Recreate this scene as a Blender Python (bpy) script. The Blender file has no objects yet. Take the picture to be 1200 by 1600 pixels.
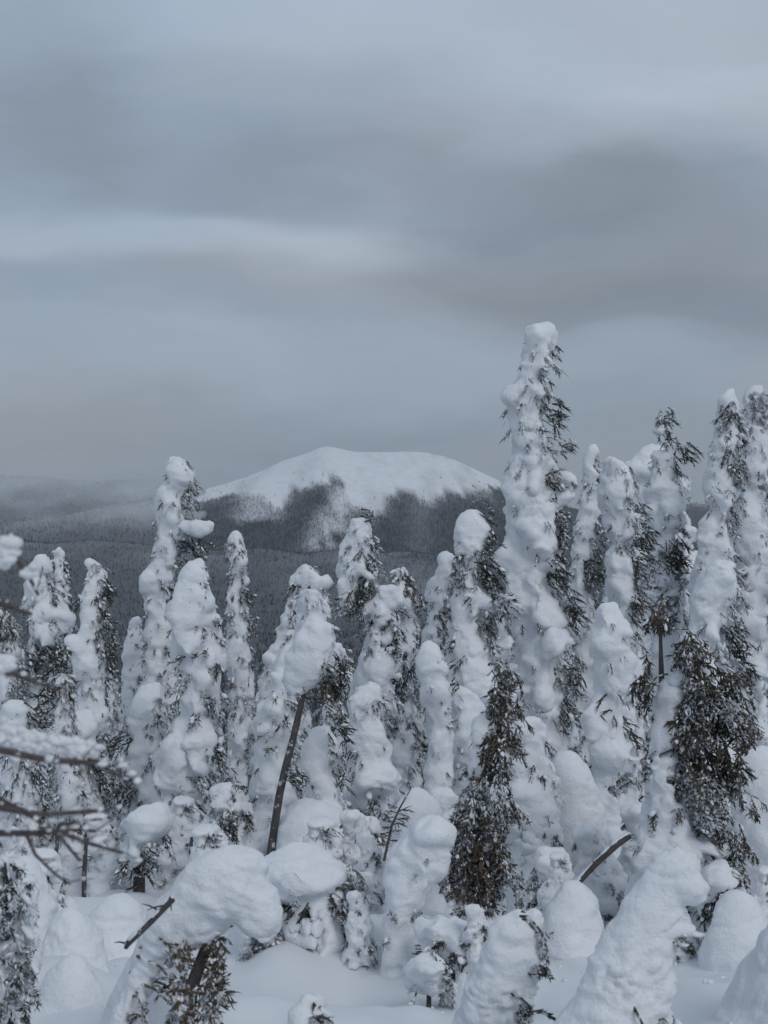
import bpy, math, random, re
import numpy as np
from mathutils import Vector, Matrix

SC = bpy.context.scene
R = math.radians
rng = np.random.default_rng(7)
random.seed(7)
F = 2222.0                       # focal length in photo pixels (1200 x 1600), horizon at row 800

# ---------------------------------------------------------------- camera
cam_data = bpy.data.cameras.new('camera')
cam = bpy.data.objects.new('camera', cam_data)
SC.collection.objects.link(cam)
cam.rotation_euler = (R(90), 0, 0)
cam_data.sensor_fit = 'VERTICAL'
cam_data.sensor_height = 36.0
cam_data.lens = 50.0
cam_data.clip_start = 0.1
cam_data.clip_end = 40000
cam_data.dof.use_dof = True
cam_data.dof.focus_distance = 15.0
cam_data.dof.aperture_fstop = 4.5
SC.camera = cam

# ---------------------------------------------------------------- view
SC.view_settings.view_transform = 'Standard'
SC.view_settings.look = 'None'
SC.view_settings.exposure = 0.0
SC.view_settings.gamma = 1.0
SC.view_settings.use_curve_mapping = False
SC.cycles.max_bounces = 5
SC.cycles.diffuse_bounces = 3
SC.cycles.volume_bounces = 0
SC.cycles.transparent_max_bounces = 4
try:
    SC.cycles.use_denoising = True
except Exception:
    pass

# ---------------------------------------------------------------- sky
SUN_EL, SUN_AZ = 42.0, 150.0      # behind the camera, to the right (azimuth from +Y clockwise)
world = bpy.data.worlds.new('World')
SC.world = world
world.use_nodes = True
nt = world.node_tree
nt.nodes.clear()
def N(t, **kw):
    n = nt.nodes.new(t)
    for k, v in kw.items():
        setattr(n, k, v)
    return n
def L(a, b):
    nt.links.new(a, b)
def vmath(op, a, b=None):
    n = N('ShaderNodeVectorMath', operation=op)
    for i, v in enumerate((a, b)):
        if v is None: continue
        if hasattr(v, 'links'): L(v, n.inputs[i])
        else: n.inputs[i].default_value = v
    return n
def fmath(op, a, b=None, clamp=False):
    n = N('ShaderNodeMath', operation=op, use_clamp=clamp)
    for i, v in enumerate((a, b)):
        if v is None: continue
        if hasattr(v, 'links'): L(v, n.inputs[i])
        else: n.inputs[i].default_value = v
    return n.outputs[0]
out = N('ShaderNodeOutputWorld'); bg = N('ShaderNodeBackground')
bg.inputs['Strength'].default_value = 0.10
L(bg.outputs[0], out.inputs['Surface'])
sky = N('ShaderNodeTexSky')
sky.sky_type = 'NISHITA'; sky.sun_disc = False
sky.sun_elevation = R(SUN_EL); sky.sun_rotation = R(SUN_AZ)
tc = N('ShaderNodeTexCoord')
dirn = vmath('NORMALIZE', tc.outputs['Generated']).outputs[0]
sep = N('ShaderNodeSeparateXYZ'); L(dirn, sep.inputs[0])
# warp the direction so that the cloud banks get soft wandering edges
st = vmath('MULTIPLY', dirn, (1.0, 1.0, 3.2)).outputs[0]
wn = N('ShaderNodeTexNoise'); wn.inputs['Scale'].default_value = 3.0; wn.inputs['Detail'].default_value = 7.0
L(st, wn.inputs['Vector'])
wv = vmath('SUBTRACT', wn.outputs['Color'], (0.5, 0.5, 0.5)).outputs[0]
wv = vmath('MULTIPLY', wv, (0.24, 0.24, 0.15)).outputs[0]
wd = vmath('ADD', dirn, wv).outputs[0]
def pxdir(px, py):
    v = Vector(((px - 600) / F, 1.0, (800 - py) / F)).normalized()
    return tuple(v)
def bank(px, py, rx, ry, amp):
    d = vmath('SUBTRACT', wd, pxdir(px, py)).outputs[0]
    d = vmath('MULTIPLY', d, (F / rx, 0.9, F / ry)).outputs[0]
    ln = vmath('LENGTH', d).outputs['Value']
    m = N('ShaderNodeMapRange'); m.interpolation_type = 'SMOOTHERSTEP'
    L(ln, m.inputs[0]); m.inputs[1].default_value = 0.35; m.inputs[2].default_value = 1.2
    m.inputs[3].default_value = amp; m.inputs[4].default_value = 0.0
    return m.outputs[0]
BANKS = [(790, 330, 260, 70, -.03), (1050, 470, 300, 60, -.02), (480, 300, 260, 50, -.03), (120, 470, 420, 50, -.02), (230, 395, 500, 70, .062), (640, 395, 260, 40, .03),
         (1010, 390, 440, 170, -.080), (330, 205, 400, 150, -.062), (60, 120, 240, 190, -.035),
         (760, 70, 600, 170, .065), (1150, 190, 360, 120, .05), (620, 560, 520, 60, .025),
         (300, 560, 700, 55, .012), (250, 650, 600, 40, -.022), (900, 690, 600, 50, -.012), (-700, 300, 500, 160, -.04), (2000, 300, 600, 150, .03)]
acc = 0.0
for b in BANKS:
    acc = fmath('ADD', acc, bank(*b))
n1 = N('ShaderNodeTexNoise'); n1.inputs['Scale'].default_value = 2.3; n1.inputs['Detail'].default_value = 9.0; n1.inputs['Roughness'].default_value = .58
L(vmath('MULTIPLY', wd, (1.0, 1.0, 3.2)).outputs[0], n1.inputs['Vector'])
nz = fmath('MULTIPLY', fmath('SUBTRACT', n1.outputs['Fac'], 0.5), 0.13)
n2 = N('ShaderNodeTexNoise'); n2.inputs['Scale'].default_value = 7.0; n2.inputs['Detail'].default_value = 8.0; n2.inputs['Roughness'].default_value = .6
L(vmath('MULTIPLY', wd, (1.0, .8, 3.6)).outputs[0], n2.inputs['Vector'])
nz2 = fmath('MULTIPLY', fmath('SUBTRACT', n2.outputs['Fac'], 0.5), 0.075)
elev = fmath('MAXIMUM', sep.outputs['Z'], 0.0)
grad = fmath('ADD', 0.306, fmath('MULTIPLY', fmath('MINIMUM', elev, 0.36), 0.30))
val = fmath('ADD', fmath('ADD', grad, acc), fmath('ADD', nz, nz2))
val = fmath('MAXIMUM', val, 0.05)
# hue drifts a little between blue grey and faint mauve
n3 = N('ShaderNodeTexNoise'); n3.inputs['Scale'].default_value = 2.6; n3.inputs['Detail'].default_value = 3.0
L(vmath('MULTIPLY', wd, (1.0, 1.0, 4.0)).outputs[0], n3.inputs['Vector'])
hr = N('ShaderNodeMapRange'); L(n3.outputs['Fac'], hr.inputs[0]); hr.inputs[1].default_value = .36; hr.inputs[2].default_value = .64
lobe = bank(40, 240, 460, 330, -.75)
hfac = fmath('ADD', fmath('ADD', hr.outputs[0], lobe), fmath('ADD', bank(850, 40, 760, 260, .45), bank(330, 400, 500, 80, .5)), clamp=True)
mixc = N('ShaderNodeMix', data_type='RGBA')
L(hfac, mixc.inputs['Factor'])
mixc.inputs['A'].default_value = (8.45, 10.35, 12.75, 1)
mixc.inputs['B'].default_value = (9.1, 10.35, 12.05, 1)
cl = vmath('SCALE', mixc.outputs['Result']); L(val, cl.inputs['Scale'])
mixs = N('ShaderNodeMix', data_type='RGBA')
mixs.inputs['Factor'].default_value = 0.95
L(sky.outputs[0], mixs.inputs['A']); L(cl.outputs[0], mixs.inputs['B'])
L(mixs.outputs['Result'], bg.inputs['Color'])

# ---------------------------------------------------------------- sun (through overcast)
sd = bpy.data.lights.new('sun', 'SUN'); sd.energy = 0.88; sd.angle = R(25); sd.color = (1.0, .975, .95)
sun = bpy.data.objects.new('sun', sd); SC.collection.objects.link(sun)
az = R(SUN_AZ)
sdir = Vector((math.sin(az) * math.cos(R(SUN_EL)), math.cos(az) * math.cos(R(SUN_EL)), math.sin(R(SUN_EL))))
sun.rotation_euler = sdir.to_track_quat('Z', 'Y').to_euler()
sun.location = (0, 0, 30)

# ---------------------------------------------------------------- numpy noise
_T = rng.random((64, 64, 64)).astype(np.float32) * 2 - 1
def noise3(p):
    i = np.floor(p).astype(np.int64); f = (p - i).astype(np.float32)
    u = f * f * (3 - 2 * f); i0 = i & 63; i1 = (i + 1) & 63
    x0, y0, z0 = i0.T; x1, y1, z1 = i1.T; ux, uy, uz = u.T
    a = _T[x0, y0, z0] * (1 - ux) + _T[x1, y0, z0] * ux
    b = _T[x0, y1, z0] * (1 - ux) + _T[x1, y1, z0] * ux
    c = _T[x0, y0, z1] * (1 - ux) + _T[x1, y0, z1] * ux
    d = _T[x0, y1, z1] * (1 - ux) + _T[x1, y1, z1] * ux
    return (a * (1 - uy) + b * uy) * (1 - uz) + (c * (1 - uy) + d * uy) * uz
def fbm(p, o=3, g=0.5):
    s = 0; a = 1.0; t = 0
    for k in range(o):
        s = s + a * noise3(p * (2.03 ** k) + 17.3 * k); t += a; a *= g
    return s / t
def fbm2(x, y, o=3, g=.5):
    x = np.asarray(x, float); y = np.asarray(y, float)
    return fbm(np.stack([x.ravel(), y.ravel(), np.full(x.size, 3.7)], 1), o, g).reshape(x.shape)

# ---------------------------------------------------------------- materials
def new_mat(name):
    m = bpy.data.materials.new(name); m.use_nodes = True
    t = m.node_tree; t.nodes.clear()
    o = t.nodes.new('ShaderNodeOutputMaterial'); b = t.nodes.new('ShaderNodeBsdfPrincipled')
    t.links.new(b.outputs[0], o.inputs['Surface'])
    return m, t, b
def mixrgb(t, fac, a, b):
    n = t.nodes.new('ShaderNodeMix'); n.data_type = 'RGBA'
    for key, v in (('Factor', fac), ('A', a), ('B', b)):
        if hasattr(v, 'links'): t.links.new(v, n.inputs[key])
        elif key == 'Factor': n.inputs[key].default_value = v
        else: n.inputs[key].default_value = (*v, 1)
    return n.outputs['Result']
def tnoise(t, scale, detail=4, rough=.55, vec=None):
    n = t.nodes.new('ShaderNodeTexNoise'); n.inputs['Scale'].default_value = scale
    n.inputs['Detail'].default_value = detail; n.inputs['Roughness'].default_value = rough
    if vec is None:
        g = t.nodes.new('ShaderNodeNewGeometry'); vec = g.outputs['Position']
    t.links.new(vec, n.inputs['Vector'])
    return n.outputs['Fac']
def ramp(t, fac, lo, hi):
    n = t.nodes.new('ShaderNodeMapRange'); t.links.new(fac, n.inputs[0])
    n.inputs[1].default_value = lo; n.inputs[2].default_value = hi
    return n.outputs[0]
def bump(t, b, h, dist, strength=.5, prev=None):
    n = t.nodes.new('ShaderNodeBump'); n.inputs['Distance'].default_value = dist; n.inputs['Strength'].default_value = strength
    t.links.new(h, n.inputs['Height'])
    if prev is not None: t.links.new(prev, n.inputs['Normal'])
    if b is not None: t.links.new(n.outputs[0], b.inputs['Normal'])
    return n.outputs[0]

SNOW_C = (.80, .825, .86)
def make_snow(name, fine=60, crust=14, amt=.012):
    m, t, b = new_mat(name)
    c = mixrgb(t, ramp(t, tnoise(t, 1.6, 3), .35, .65), (.775, .805, .845), (.82, .84, .87))
    t.links.new(c, b.inputs['Base Color'])
    b.inputs['Roughness'].default_value = .7
    b.inputs['Specular IOR Level'].default_value = .25
    p = bump(t, None, tnoise(t, crust, 6, .65), amt * 2.0, .75)
    bump(t, b, tnoise(t, fine, 4, .65), amt * .7, .75, p)
    return m
M_SNOW = make_snow('packed_snow')
M_GSNOW = make_snow('ground_snow', 40, 3.0, .02)

def make_needles(name, c1, c2, frost):
    m, t, b = new_mat(name)
    c = mixrgb(t, ramp(t, tnoise(t, 3.0, 2), .35, .65), c1, c2)
    ad = t.nodes.new('ShaderNodeMath'); ad.operation = 'MULTIPLY_ADD'
    t.links.new(tnoise(t, 2.2, 2), ad.inputs[0]); ad.inputs[1].default_value = .45
    t.links.new(tnoise(t, 26, 4, .7), ad.inputs[2])
    f = ramp(t, ad.outputs[0], frost + .225, frost + .285)
    c = mixrgb(t, f, c, (.62, .65, .69))
    t.links.new(c, b.inputs['Base Color']); b.inputs['Roughness'].default_value = .75
    b.inputs['Specular IOR Level'].default_value = .15
    return m
M_NEEDLE = make_needles('spruce_needles', (.040, .046, .038), (.068, .058, .046), .53)
M_NEEDLE_F = make_needles('frosted_needles', (.048, .054, .048), (.080, .070, .060), .49)
M_RIME = make_needles('rimed_needles', (.10, .11, .11), (.16, .16, .16), .40)
M_NEEDLE_B = make_needles('brown_needles', (.075, .058, .040), (.12, .088, .060), .53)
M_NEEDLE_D = make_needles('dark_needles', (.044, .044, .035), (.092, .072, .054), .52)
def make_bark(name, a, b_):
    m, t, b = new_mat(name)
    g = t.nodes.new('ShaderNodeNewGeometry'); mp = t.nodes.new('ShaderNodeMapping'); mp.inputs['Scale'].default_value = (1, 1, .25)
    t.links.new(g.outputs['Position'], mp.inputs[0])
    nf = tnoise(t, 45, 5, .65, mp.outputs[0])
    c = mixrgb(t, ramp(t, nf, .3, .7), a, b_)
    fr = ramp(t, tnoise(t, 11, 5, .7), .6, .66)
    c = mixrgb(t, fr, c, (.55, .58, .62))
    t.links.new(c, b.inputs['Base Color']); b.inputs['Roughness'].default_value = .9
    bump(t, b, nf, .01, .8)
    return m
M_BARK = make_bark('spruce_bark', (.042, .040, .042), (.10, .092, .09))
M_BARK_B = make_bark('brown_bark', (.075, .055, .048), (.15, .115, .10))
M_TWIG = make_bark('bare_twig', (.055, .045, .043), (.12, .10, .10))

def attr_mat(name):
    m, t, b = new_mat(name)
    a = t.nodes.new('ShaderNodeAttribute'); a.attribute_name = 'albedo'
    n = ramp(t, tnoise(t, .03, 6, .7), .3, .7)
    c = mixrgb(t, n, (.82, .82, .82), (1, 1, 1))
    mul = t.nodes.new('ShaderNodeMix'); mul.data_type = 'RGBA'; mul.blend_type = 'MULTIPLY'; mul.inputs['Factor'].default_value = 1
    t.links.new(a.outputs['Color'], mul.inputs['A']); t.links.new(c, mul.inputs['B'])
    t.links.new(mul.outputs['Result'], b.inputs['Base Color'])
    b.inputs['Roughness'].default_value = .9; b.inputs['Specular IOR Level'].default_value = .1
    return m, t, b
M_FARTREE, _, _ = attr_mat('distant_conifer')
M_LAND, t_, b_ = attr_mat('snowy_land')
p_ = bump(t_, None, tnoise(t_, 2.2, 5), .03, .6)
bump(t_, b_, tnoise(t_, 35, 3), .004, .5, p_)

# ---------------------------------------------------------------- mesh helpers
def link_mesh(name, V, Fc, mat, parent=None, loc=None, smooth=False, kind=None, colors=None):
    V = np.asarray(V, np.float32); Fc = np.asarray(Fc, np.int32)
    me = bpy.data.meshes.new(name)
    n, k = len(Fc), Fc.shape[1]
    me.vertices.add(len(V)); me.vertices.foreach_set('co', V.ravel())
    me.loops.add(n * k); me.loops.foreach_set('vertex_index', Fc.ravel())
    me.polygons.add(n); me.polygons.foreach_set('loop_start', np.arange(0, n * k, k, dtype=np.int32))
    me.update(calc_edges=True)
    me.materials.append(mat)
    me.polygons.foreach_set('use_smooth', np.full(n, smooth, bool))
    if colors is not None:
        a = me.color_attributes.new('albedo', 'FLOAT_COLOR', 'POINT')
        a.data.foreach_set('color', np.concatenate([colors, np.ones((len(V), 1))], 1).astype(np.float32).ravel())
    o = bpy.data.objects.new(name, me); SC.collection.objects.link(o)
    if parent is not None: o.parent = parent
    if loc is not None: o.location = loc
    if kind: o['kind'] = kind
    return o
class MB:
    """collects triangles of one mesh"""
    def __init__(s): s.V = []; s.F = []; s.n = 0
    def add(s, V, Fc):
        V = np.asarray(V, float); Fc = np.asarray(Fc, int)
        s.V.append(V); s.F.append(Fc + s.n); s.n += len(V)
    def tube(s, pts, rad, sides=5):
        pts = [Vector(p) for p in pts]; V = []; T = []
        for i, p in enumerate(pts):
            d = (pts[min(i + 1, len(pts) - 1)] - pts[max(i - 1, 0)]).normalized()
            a = d.cross(Vector((.13, .97, .2))).normalized(); b = d.cross(a)
            r = rad[i]
            for k in range(sides):
                an = 2 * math.pi * k / sides
                V.append(p + a * (math.cos(an) * r) + b * (math.sin(an) * r))
        for i in range(len(pts) - 1):
            for k in range(sides):
                q = i * sides; a0 = q + k; b0 = q + (k + 1) % sides
                T += [(a0, b0, b0 + sides), (a0, b0 + sides, a0 + sides)]
        V.append(pts[0]); V.append(pts[-1]); m = len(V)
        for k in range(sides):
            T.append((m - 2, (k + 1) % sides, k))
            q = (len(pts) - 1) * sides; T.append((m - 1, q + k, q + (k + 1) % sides))
        s.add([tuple(v) for v in V], T)
    def build(s, name, mat, parent=None, **kw):
        if not s.V: return None
        return link_mesh(name, np.concatenate(s.V), np.concatenate(s.F), mat, parent, **kw)
    def tris(s): return sum(len(f) for f in s.F)

def surface_nets(f, org, h):
    s = f < 0
    cs = [(0,0,0),(1,0,0),(0,1,0),(1,1,0),(0,0,1),(1,0,1),(0,1,1),(1,1,1)]
    sh = tuple(d - 1 for d in f.shape)
    cnt = np.zeros(sh, np.uint8)
    for (a, b, c) in cs: cnt += s[a:a+sh[0], b:b+sh[1], c:c+sh[2]]
    idx = np.argwhere((cnt > 0) & (cnt < 8))
    vals = np.stack([f[idx[:,0]+a, idx[:,1]+b, idx[:,2]+c] for (a,b,c) in cs], 1)
    P = np.zeros((len(idx), 3)); W = np.zeros(len(idx))
    for i in range(8):
        for j in range(i + 1, 8):
            if sum(abs(cs[i][k] - cs[j][k]) for k in range(3)) != 1: continue
            v0, v1 = vals[:, i], vals[:, j]; m = (v0 < 0) != (v1 < 0)
            t = np.where(m, v0 / np.where(m, v0 - v1, 1), 0)
            pt = np.array(cs[i]) + t[:, None] * (np.array(cs[j]) - np.array(cs[i]))
            P += pt * m[:, None]; W += m
    V = (idx + P / W[:, None]) * h + org
    idm = np.full(sh, -1, np.int32); idm[tuple(idx.T)] = np.arange(len(idx))
    Q = []
    for ax in range(3):
        u, v = (ax + 1) % 3, (ax + 2) % 3
        lo = [slice(None)] * 3; hi = [slice(None)] * 3
        lo[ax] = slice(0, -1); hi[ax] = slice(1, None)
        e = np.argwhere(s[tuple(lo)] != s[tuple(hi)])
        e = e[(e[:, u] > 0) & (e[:, v] > 0) & (e[:, u] < sh[u]) & (e[:, v] < sh[v])]
        def cell(du, dv):
            q = e.copy(); q[:, u] += du; q[:, v] += dv
            return idm[tuple(q.T)]
        a, b, c, d = cell(-1, -1), cell(0, -1), cell(0, 0), cell(-1, 0)
        fl = s[tuple(e.T)]
        q = np.where(fl[:, None], np.stack([a, b, c, d], 1), np.stack([d, c, b, a], 1))
        Q.append(q)
    Q = np.concatenate(Q)
    return V, Q[(Q >= 0).all(1)]

def vert_normals(V, Q):
    fn = np.cross(V[Q[:, 2]] - V[Q[:, 0]], V[Q[:, 3]] - V[Q[:, 1]])
    n = np.zeros_like(V)
    for k in range(4):
        for c in range(3): n[:, c] += np.bincount(Q[:, k], fn[:, c], len(V))
    return n / (np.linalg.norm(n, axis=1, keepdims=True) + 1e-9)

def snow_mesh(name, blobs, carves, vox, k, parent, org, rough=1.0, lump=1.0, shrink=1.5, warp=1.0):
    """blobs / carves: rows (x, y, z, rx, ry, rz_up, rz_down) in world space"""
    B = np.array(blobs, float)
    lo = (B[:, :3] - B[:, [3, 4, 6]]).min(0) - 3 * vox - 2 * k; hi = (B[:, :3] + B[:, [3, 4, 5]]).max(0) + 3 * vox + 2 * k
    dim = np.ceil((hi - lo) / vox).astype(int) + 1
    S = np.zeros(dim, np.float32)
    ax = [lo[i] + np.arange(dim[i]) * vox for i in range(3)]
    def window(b, pad):
        w = []
        for i, (m, p_) in enumerate(((b[3], b[3]), (b[4], b[4]), (b[6], b[5]))):
            a0 = max(0, int((b[i] - m - pad - lo[i]) / vox)); a1 = min(dim[i], int((b[i] + p_ + pad - lo[i]) / vox) + 2)
            w.append(slice(a0, a1))
        return w
    def edist(b, w):
        X = ((ax[0][w[0]] - b[0]) / b[3])[:, None, None]; Y = ((ax[1][w[1]] - b[1]) / b[4])[None, :, None]
        zz = ax[2][w[2]] - b[2]; rz = np.where(zz > 0, b[5], b[6]); Z = (zz / rz)[None, None, :]; rz = rz[None, None, :]
        X2 = X * X; Y2 = Y * Y; Z2 = Z * Z
        q = np.sqrt(X2 + Y2 + Z2); g_ = np.sqrt(X2 / b[3] ** 2 + Y2 / b[4] ** 2 + Z2 / rz ** 2) + 1e-6
        return np.where(q < .05, -min(b[3:7]), q * (q - 1) / g_).astype(np.float32)
    for b in B:
        w = window(b, 3.5 * k)
        d = edist(b, w)
        S[w[0], w[1], w[2]] += np.exp(np.clip(-d / k, -20, 12))
    f = -np.log(S + 1e-8) * k + shrink * k
    for c in carves:
        w = window(c, 2 * vox)
        if any(s_.stop <= s_.start for s_ in w): continue
        d = edist(c, w)
        f[w[0], w[1], w[2]] = np.maximum(f[w[0], w[1], w[2]], -d)
    f[0], f[-1] = 1, 1; f[:, 0] = 1; f[:, -1] = 1; f[:, :, 0] = 1; f[:, :, -1] = 1
    V, Q = surface_nets(f, lo, vox)
    def nvec(P): return np.stack([noise3(P + q * 13.7) for q in (1, 2, 3)], 1)
    V = V + warp * (.080 * nvec(V * 2.7) + .030 * nvec(V * 6.5) + .014 * nvec(V * 15.))
    n = vert_normals(V, Q)
    wv_ = V + .24 * np.stack([fbm(V * 2.3 + q * 9, 2) for q in (1, 2, 3)], 1)
    d = lump * .055 * fbm(V * np.array([2.6, 2.6, 3.6]), 2)
    bil = np.abs(noise3(wv_ * np.array([4.3, 4.3, 6.5]))) * .60 + np.abs(noise3(wv_ * np.array([9.5, 9.5, 14.]) + 4)) * .40
    d += lump * .062 * rough ** .5 * (np.minimum(bil, .42) - .22)
    d += .012 * rough * fbm(V * np.array([11., 11., 17.]) + 5, 2)
    d += .014 * rough * (np.abs(noise3(wv_ * np.array([5., 5., 24.]) + 3)) - .2)
    rub = np.clip(fbm(V * 1.9 + 41, 2) * 2.2 + n[:, 0] * .7 - .15, 0, 1)
    d += rub * rough * .030 * (np.abs(noise3(wv_ * np.array([17., 17., 22.]))) * 1.4 - .3)
    crust = np.clip(n[:, 0] * 1.2 + n[:, 2] * .3 + .15 + .8 * fbm(V * 1.7 + 9, 2), 0, 1)
    d += crust * .020 * rough * np.abs(fbm(V * 24., 2))
    d += crust * .020 * rough * fbm(V * np.array([9., 9., 15.]) + 31, 2)
    V = V + n * d[:, None]
    return link_mesh(name, V - np.array(org), Q, M_SNOW, parent, smooth=True)

# ---------------------------------------------------------------- foliage prototypes (unit length along +X, hanging to -Z)
def prism(mb, a, b, r0, r1, rnd, needles=0, nl=.05, simple=False):
    a = np.array(a, float); b = np.array(b, float); d = b - a; ln = np.linalg.norm(d); d /= ln + 1e-9
    s = np.cross(d, [.1, .2, .97]); s /= np.linalg.norm(s); t = np.cross(d, s)
    if simple:
        V = [a + (s * math.cos(q * 2.094) + t * math.sin(q * 2.094)) * r0 * 1.1 for q in range(3)] + [b + d * r0]
        mb.add(V, [(0, 1, 3), (1, 2, 3), (2, 0, 3)])
    else:
      V = []
      for p, r in ((a, r0), ((a * .35 + b * .65), r0 * .95), ):
        for q in range(3):
            an = q * 2.094; V.append(p + (s * math.cos(an) + t * math.sin(an)) * r)
      V.append(b)
      Fc = []
      for q in range(3):
        w = (q + 1) % 3
        Fc += [(q, w, w + 3), (q, w + 3, q + 3), (q + 3, w + 3, 6)]
      mb.add(V, Fc)
    for i in range(needles):
        u = rnd.uniform(.05, 1.0); p = a + (b - a) * u; an = rnd.uniform(0, 6.283)
        o = s * math.cos(an) + t * math.sin(an); tip = p + o * (r0 + nl) * .8 + d * nl * 1.1
        w = np.cross(o, d) * nl * .20
        mb.add([p - w, p + w, tip], [(0, 1, 2)])
def make_sprig(seed, lod):
    rnd = random.Random(seed); mb = MB()
    nseg = 4; pts = []
    dz = rnd.uniform(.15, .45); dy = rnd.uniform(-.12, .12)
    P = lambda t: np.array([t * (1 - .12 * t), dy * t * t, -dz * t * t])
    nt_ = {0: 12, 1: 8, 2: 6}[lod]; nd = {0: 4, 1: 3, 2: 2}[lod]
    th = {0: .026, 1: .031, 2: .038}[lod]
    for i in range(nseg if lod < 2 else 2):
        m = nseg if lod < 2 else 2
        prism(mb, P(i / m), P((i + 1.25) / m), th * 1.2, th, rnd, nd, .045, lod > 0)
    for i in range(nt_):
        t = .12 + .82 * (i + rnd.uniform(-.3, .3)) / nt_
        sd_ = 1 if i % 2 else -1
        ln = (.36 * (1 - t) + .16) * rnd.uniform(.65, 1.2)
        an = rnd.uniform(.35, .85)
        a = P(t); dr = np.array([math.cos(an), sd_ * math.sin(an), rnd.uniform(-.75, .1)])
        b = a + dr * ln
        prism(mb, a, b, th, th * .8, rnd, nd, .045, lod > 0)
        if lod < 2 and ln > .2:
            for q in range(2 if lod == 0 else 1):
                u = rnd.uniform(.3, .7); c = a + (b - a) * u
                an2 = an + rnd.choice((-1, 1)) * rnd.uniform(.5, .8)
                e = c + np.array([math.cos(an2), sd_ * math.sin(an2), dr[2] - .2]) * ln * .55
                prism(mb, c, e, th * .9, th * .7, rnd, 3 if lod == 0 else 1, .045, lod > 0)
    return np.concatenate(mb.V), np.concatenate(mb.F)
SPRIG = {lod: [make_sprig(100 * lod + i, lod) for i in range(5)] for lod in (0, 1, 2)}
# a low rounded snow clump
def ico():
    p = (1 + 5 ** .5) / 2
    V = np.array([(-1,p,0),(1,p,0),(-1,-p,0),(1,-p,0),(0,-1,p),(0,1,p),(0,-1,-p),(0,1,-p),(p,0,-1),(p,0,1),(-p,0,-1),(-p,0,1)], float)
    V /= np.linalg.norm(V[0])
    Fc = np.array([(0,11,5),(0,5,1),(0,1,7),(0,7,10),(0,10,11),(1,5,9),(5,11,4),(11,10,2),(10,7,6),(7,1,8),(3,9,4),(3,4,2),(3,2,6),(3,6,8),(3,8,9),(4,9,5),(2,4,11),(6,2,10),(8,6,7),(9,8,1)])
    return V, Fc
ICO = ico()
def ico2():
    V, Fc = ICO; V = list(map(tuple, V)); cache = {}; out_ = []
    def mid(a, b):
        k = (min(a, b), max(a, b))
        if k not in cache:
            m = np.array(V[a]) + np.array(V[b]); m /= np.linalg.norm(m); V.append(tuple(m)); cache[k] = len(V) - 1
        return cache[k]
    for a, b, c in Fc:
        x, y, z = mid(a, b), mid(b, c), mid(c, a)
        out_ += [(a, x, z), (b, y, x), (c, z, y), (x, y, z)]
    return np.array(V), np.array(out_)
ICO2 = ico2()

def frames(D):
    """rotation matrices whose X column is D, Z column as upward as can be"""
    D = D / (np.linalg.norm(D, axis=1, keepdims=True) + 1e-9)
    up = np.array([0, 0, 1.0]); Y = np.cross(up, D); nrm = np.linalg.norm(Y, axis=1, keepdims=True)
    Y = np.where(nrm > .05, Y / (nrm + 1e-9), np.array([[0, 1., 0]])); Z = np.cross(D, Y)
    roll = rng.uniform(-.7, .7, len(D))[:, None]
    Y2 = Y * np.cos(roll) + Z * np.sin(roll); Z2 = Z * np.cos(roll) - Y * np.sin(roll)
    return np.stack([D, Y2, Z2], 2)
def scatter(mb, protos, P, D, S):
    """append prototypes at points P, along directions D, with lengths S"""
    if len(P) == 0: return
    Rm = frames(np.asarray(D, float)); pick = rng.integers(0, len(protos), len(P)); S = np.asarray(S)
    for i, (V, Fc) in enumerate(protos):
        w = np.where(pick == i)[0]
        if not len(w): continue
        X = np.einsum('nij,vj->nvi', Rm[w], V) * S[w][:, None, None] + np.asarray(P)[w][:, None, :]
        n = len(V)
        mb.add(X.reshape(-1, 3), (Fc[None] + (np.arange(len(w)) * n)[:, None, None]).reshape(-1, 3))
def clumps(mb, P, S, proto, Dv=None):
    if len(P) == 0: return
    if Dv is not None:
        V, Fc = proto; n = len(P); Rm = frames(np.asarray(Dv, float))
        J = 1 + .45 * noise3((V[None] * 2.1 + rng.uniform(0, 50, (n, 1, 3))).reshape(-1, 3)).reshape(n, -1, 1)
        sc = np.stack([rng.uniform(1.0, 2.6, n), rng.uniform(.7, 1.3, n), rng.uniform(.55, .9, n)], 1)
        X = np.einsum('nij,nvj->nvi', Rm, V[None] * J * sc[:, None]) * np.asarray(S)[:, None, None] + np.asarray(P)[:, None]
        mb.add(X.reshape(-1, 3), (Fc[None] + (np.arange(n) * len(V))[:, None, None]).reshape(-1, 3))
        return
    V, Fc = proto; n = len(P)
    J = 1 + .42 * noise3((V[None] * 2.1 + rng.uniform(0, 50, (n, 1, 3))).reshape(-1, 3)).reshape(n, -1, 1)
    sc = np.stack([rng.uniform(.8, 1.5, n), rng.uniform(.8, 1.3, n), rng.uniform(.6, 1.0, n)], 1)
    X = V[None] * J * sc[:, None] * np.asarray(S)[:, None, None] + np.asarray(P)[:, None]
    mb.add(X.reshape(-1, 3), (Fc[None] + (np.arange(n) * len(V))[:, None, None]).reshape(-1, 3))

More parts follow.
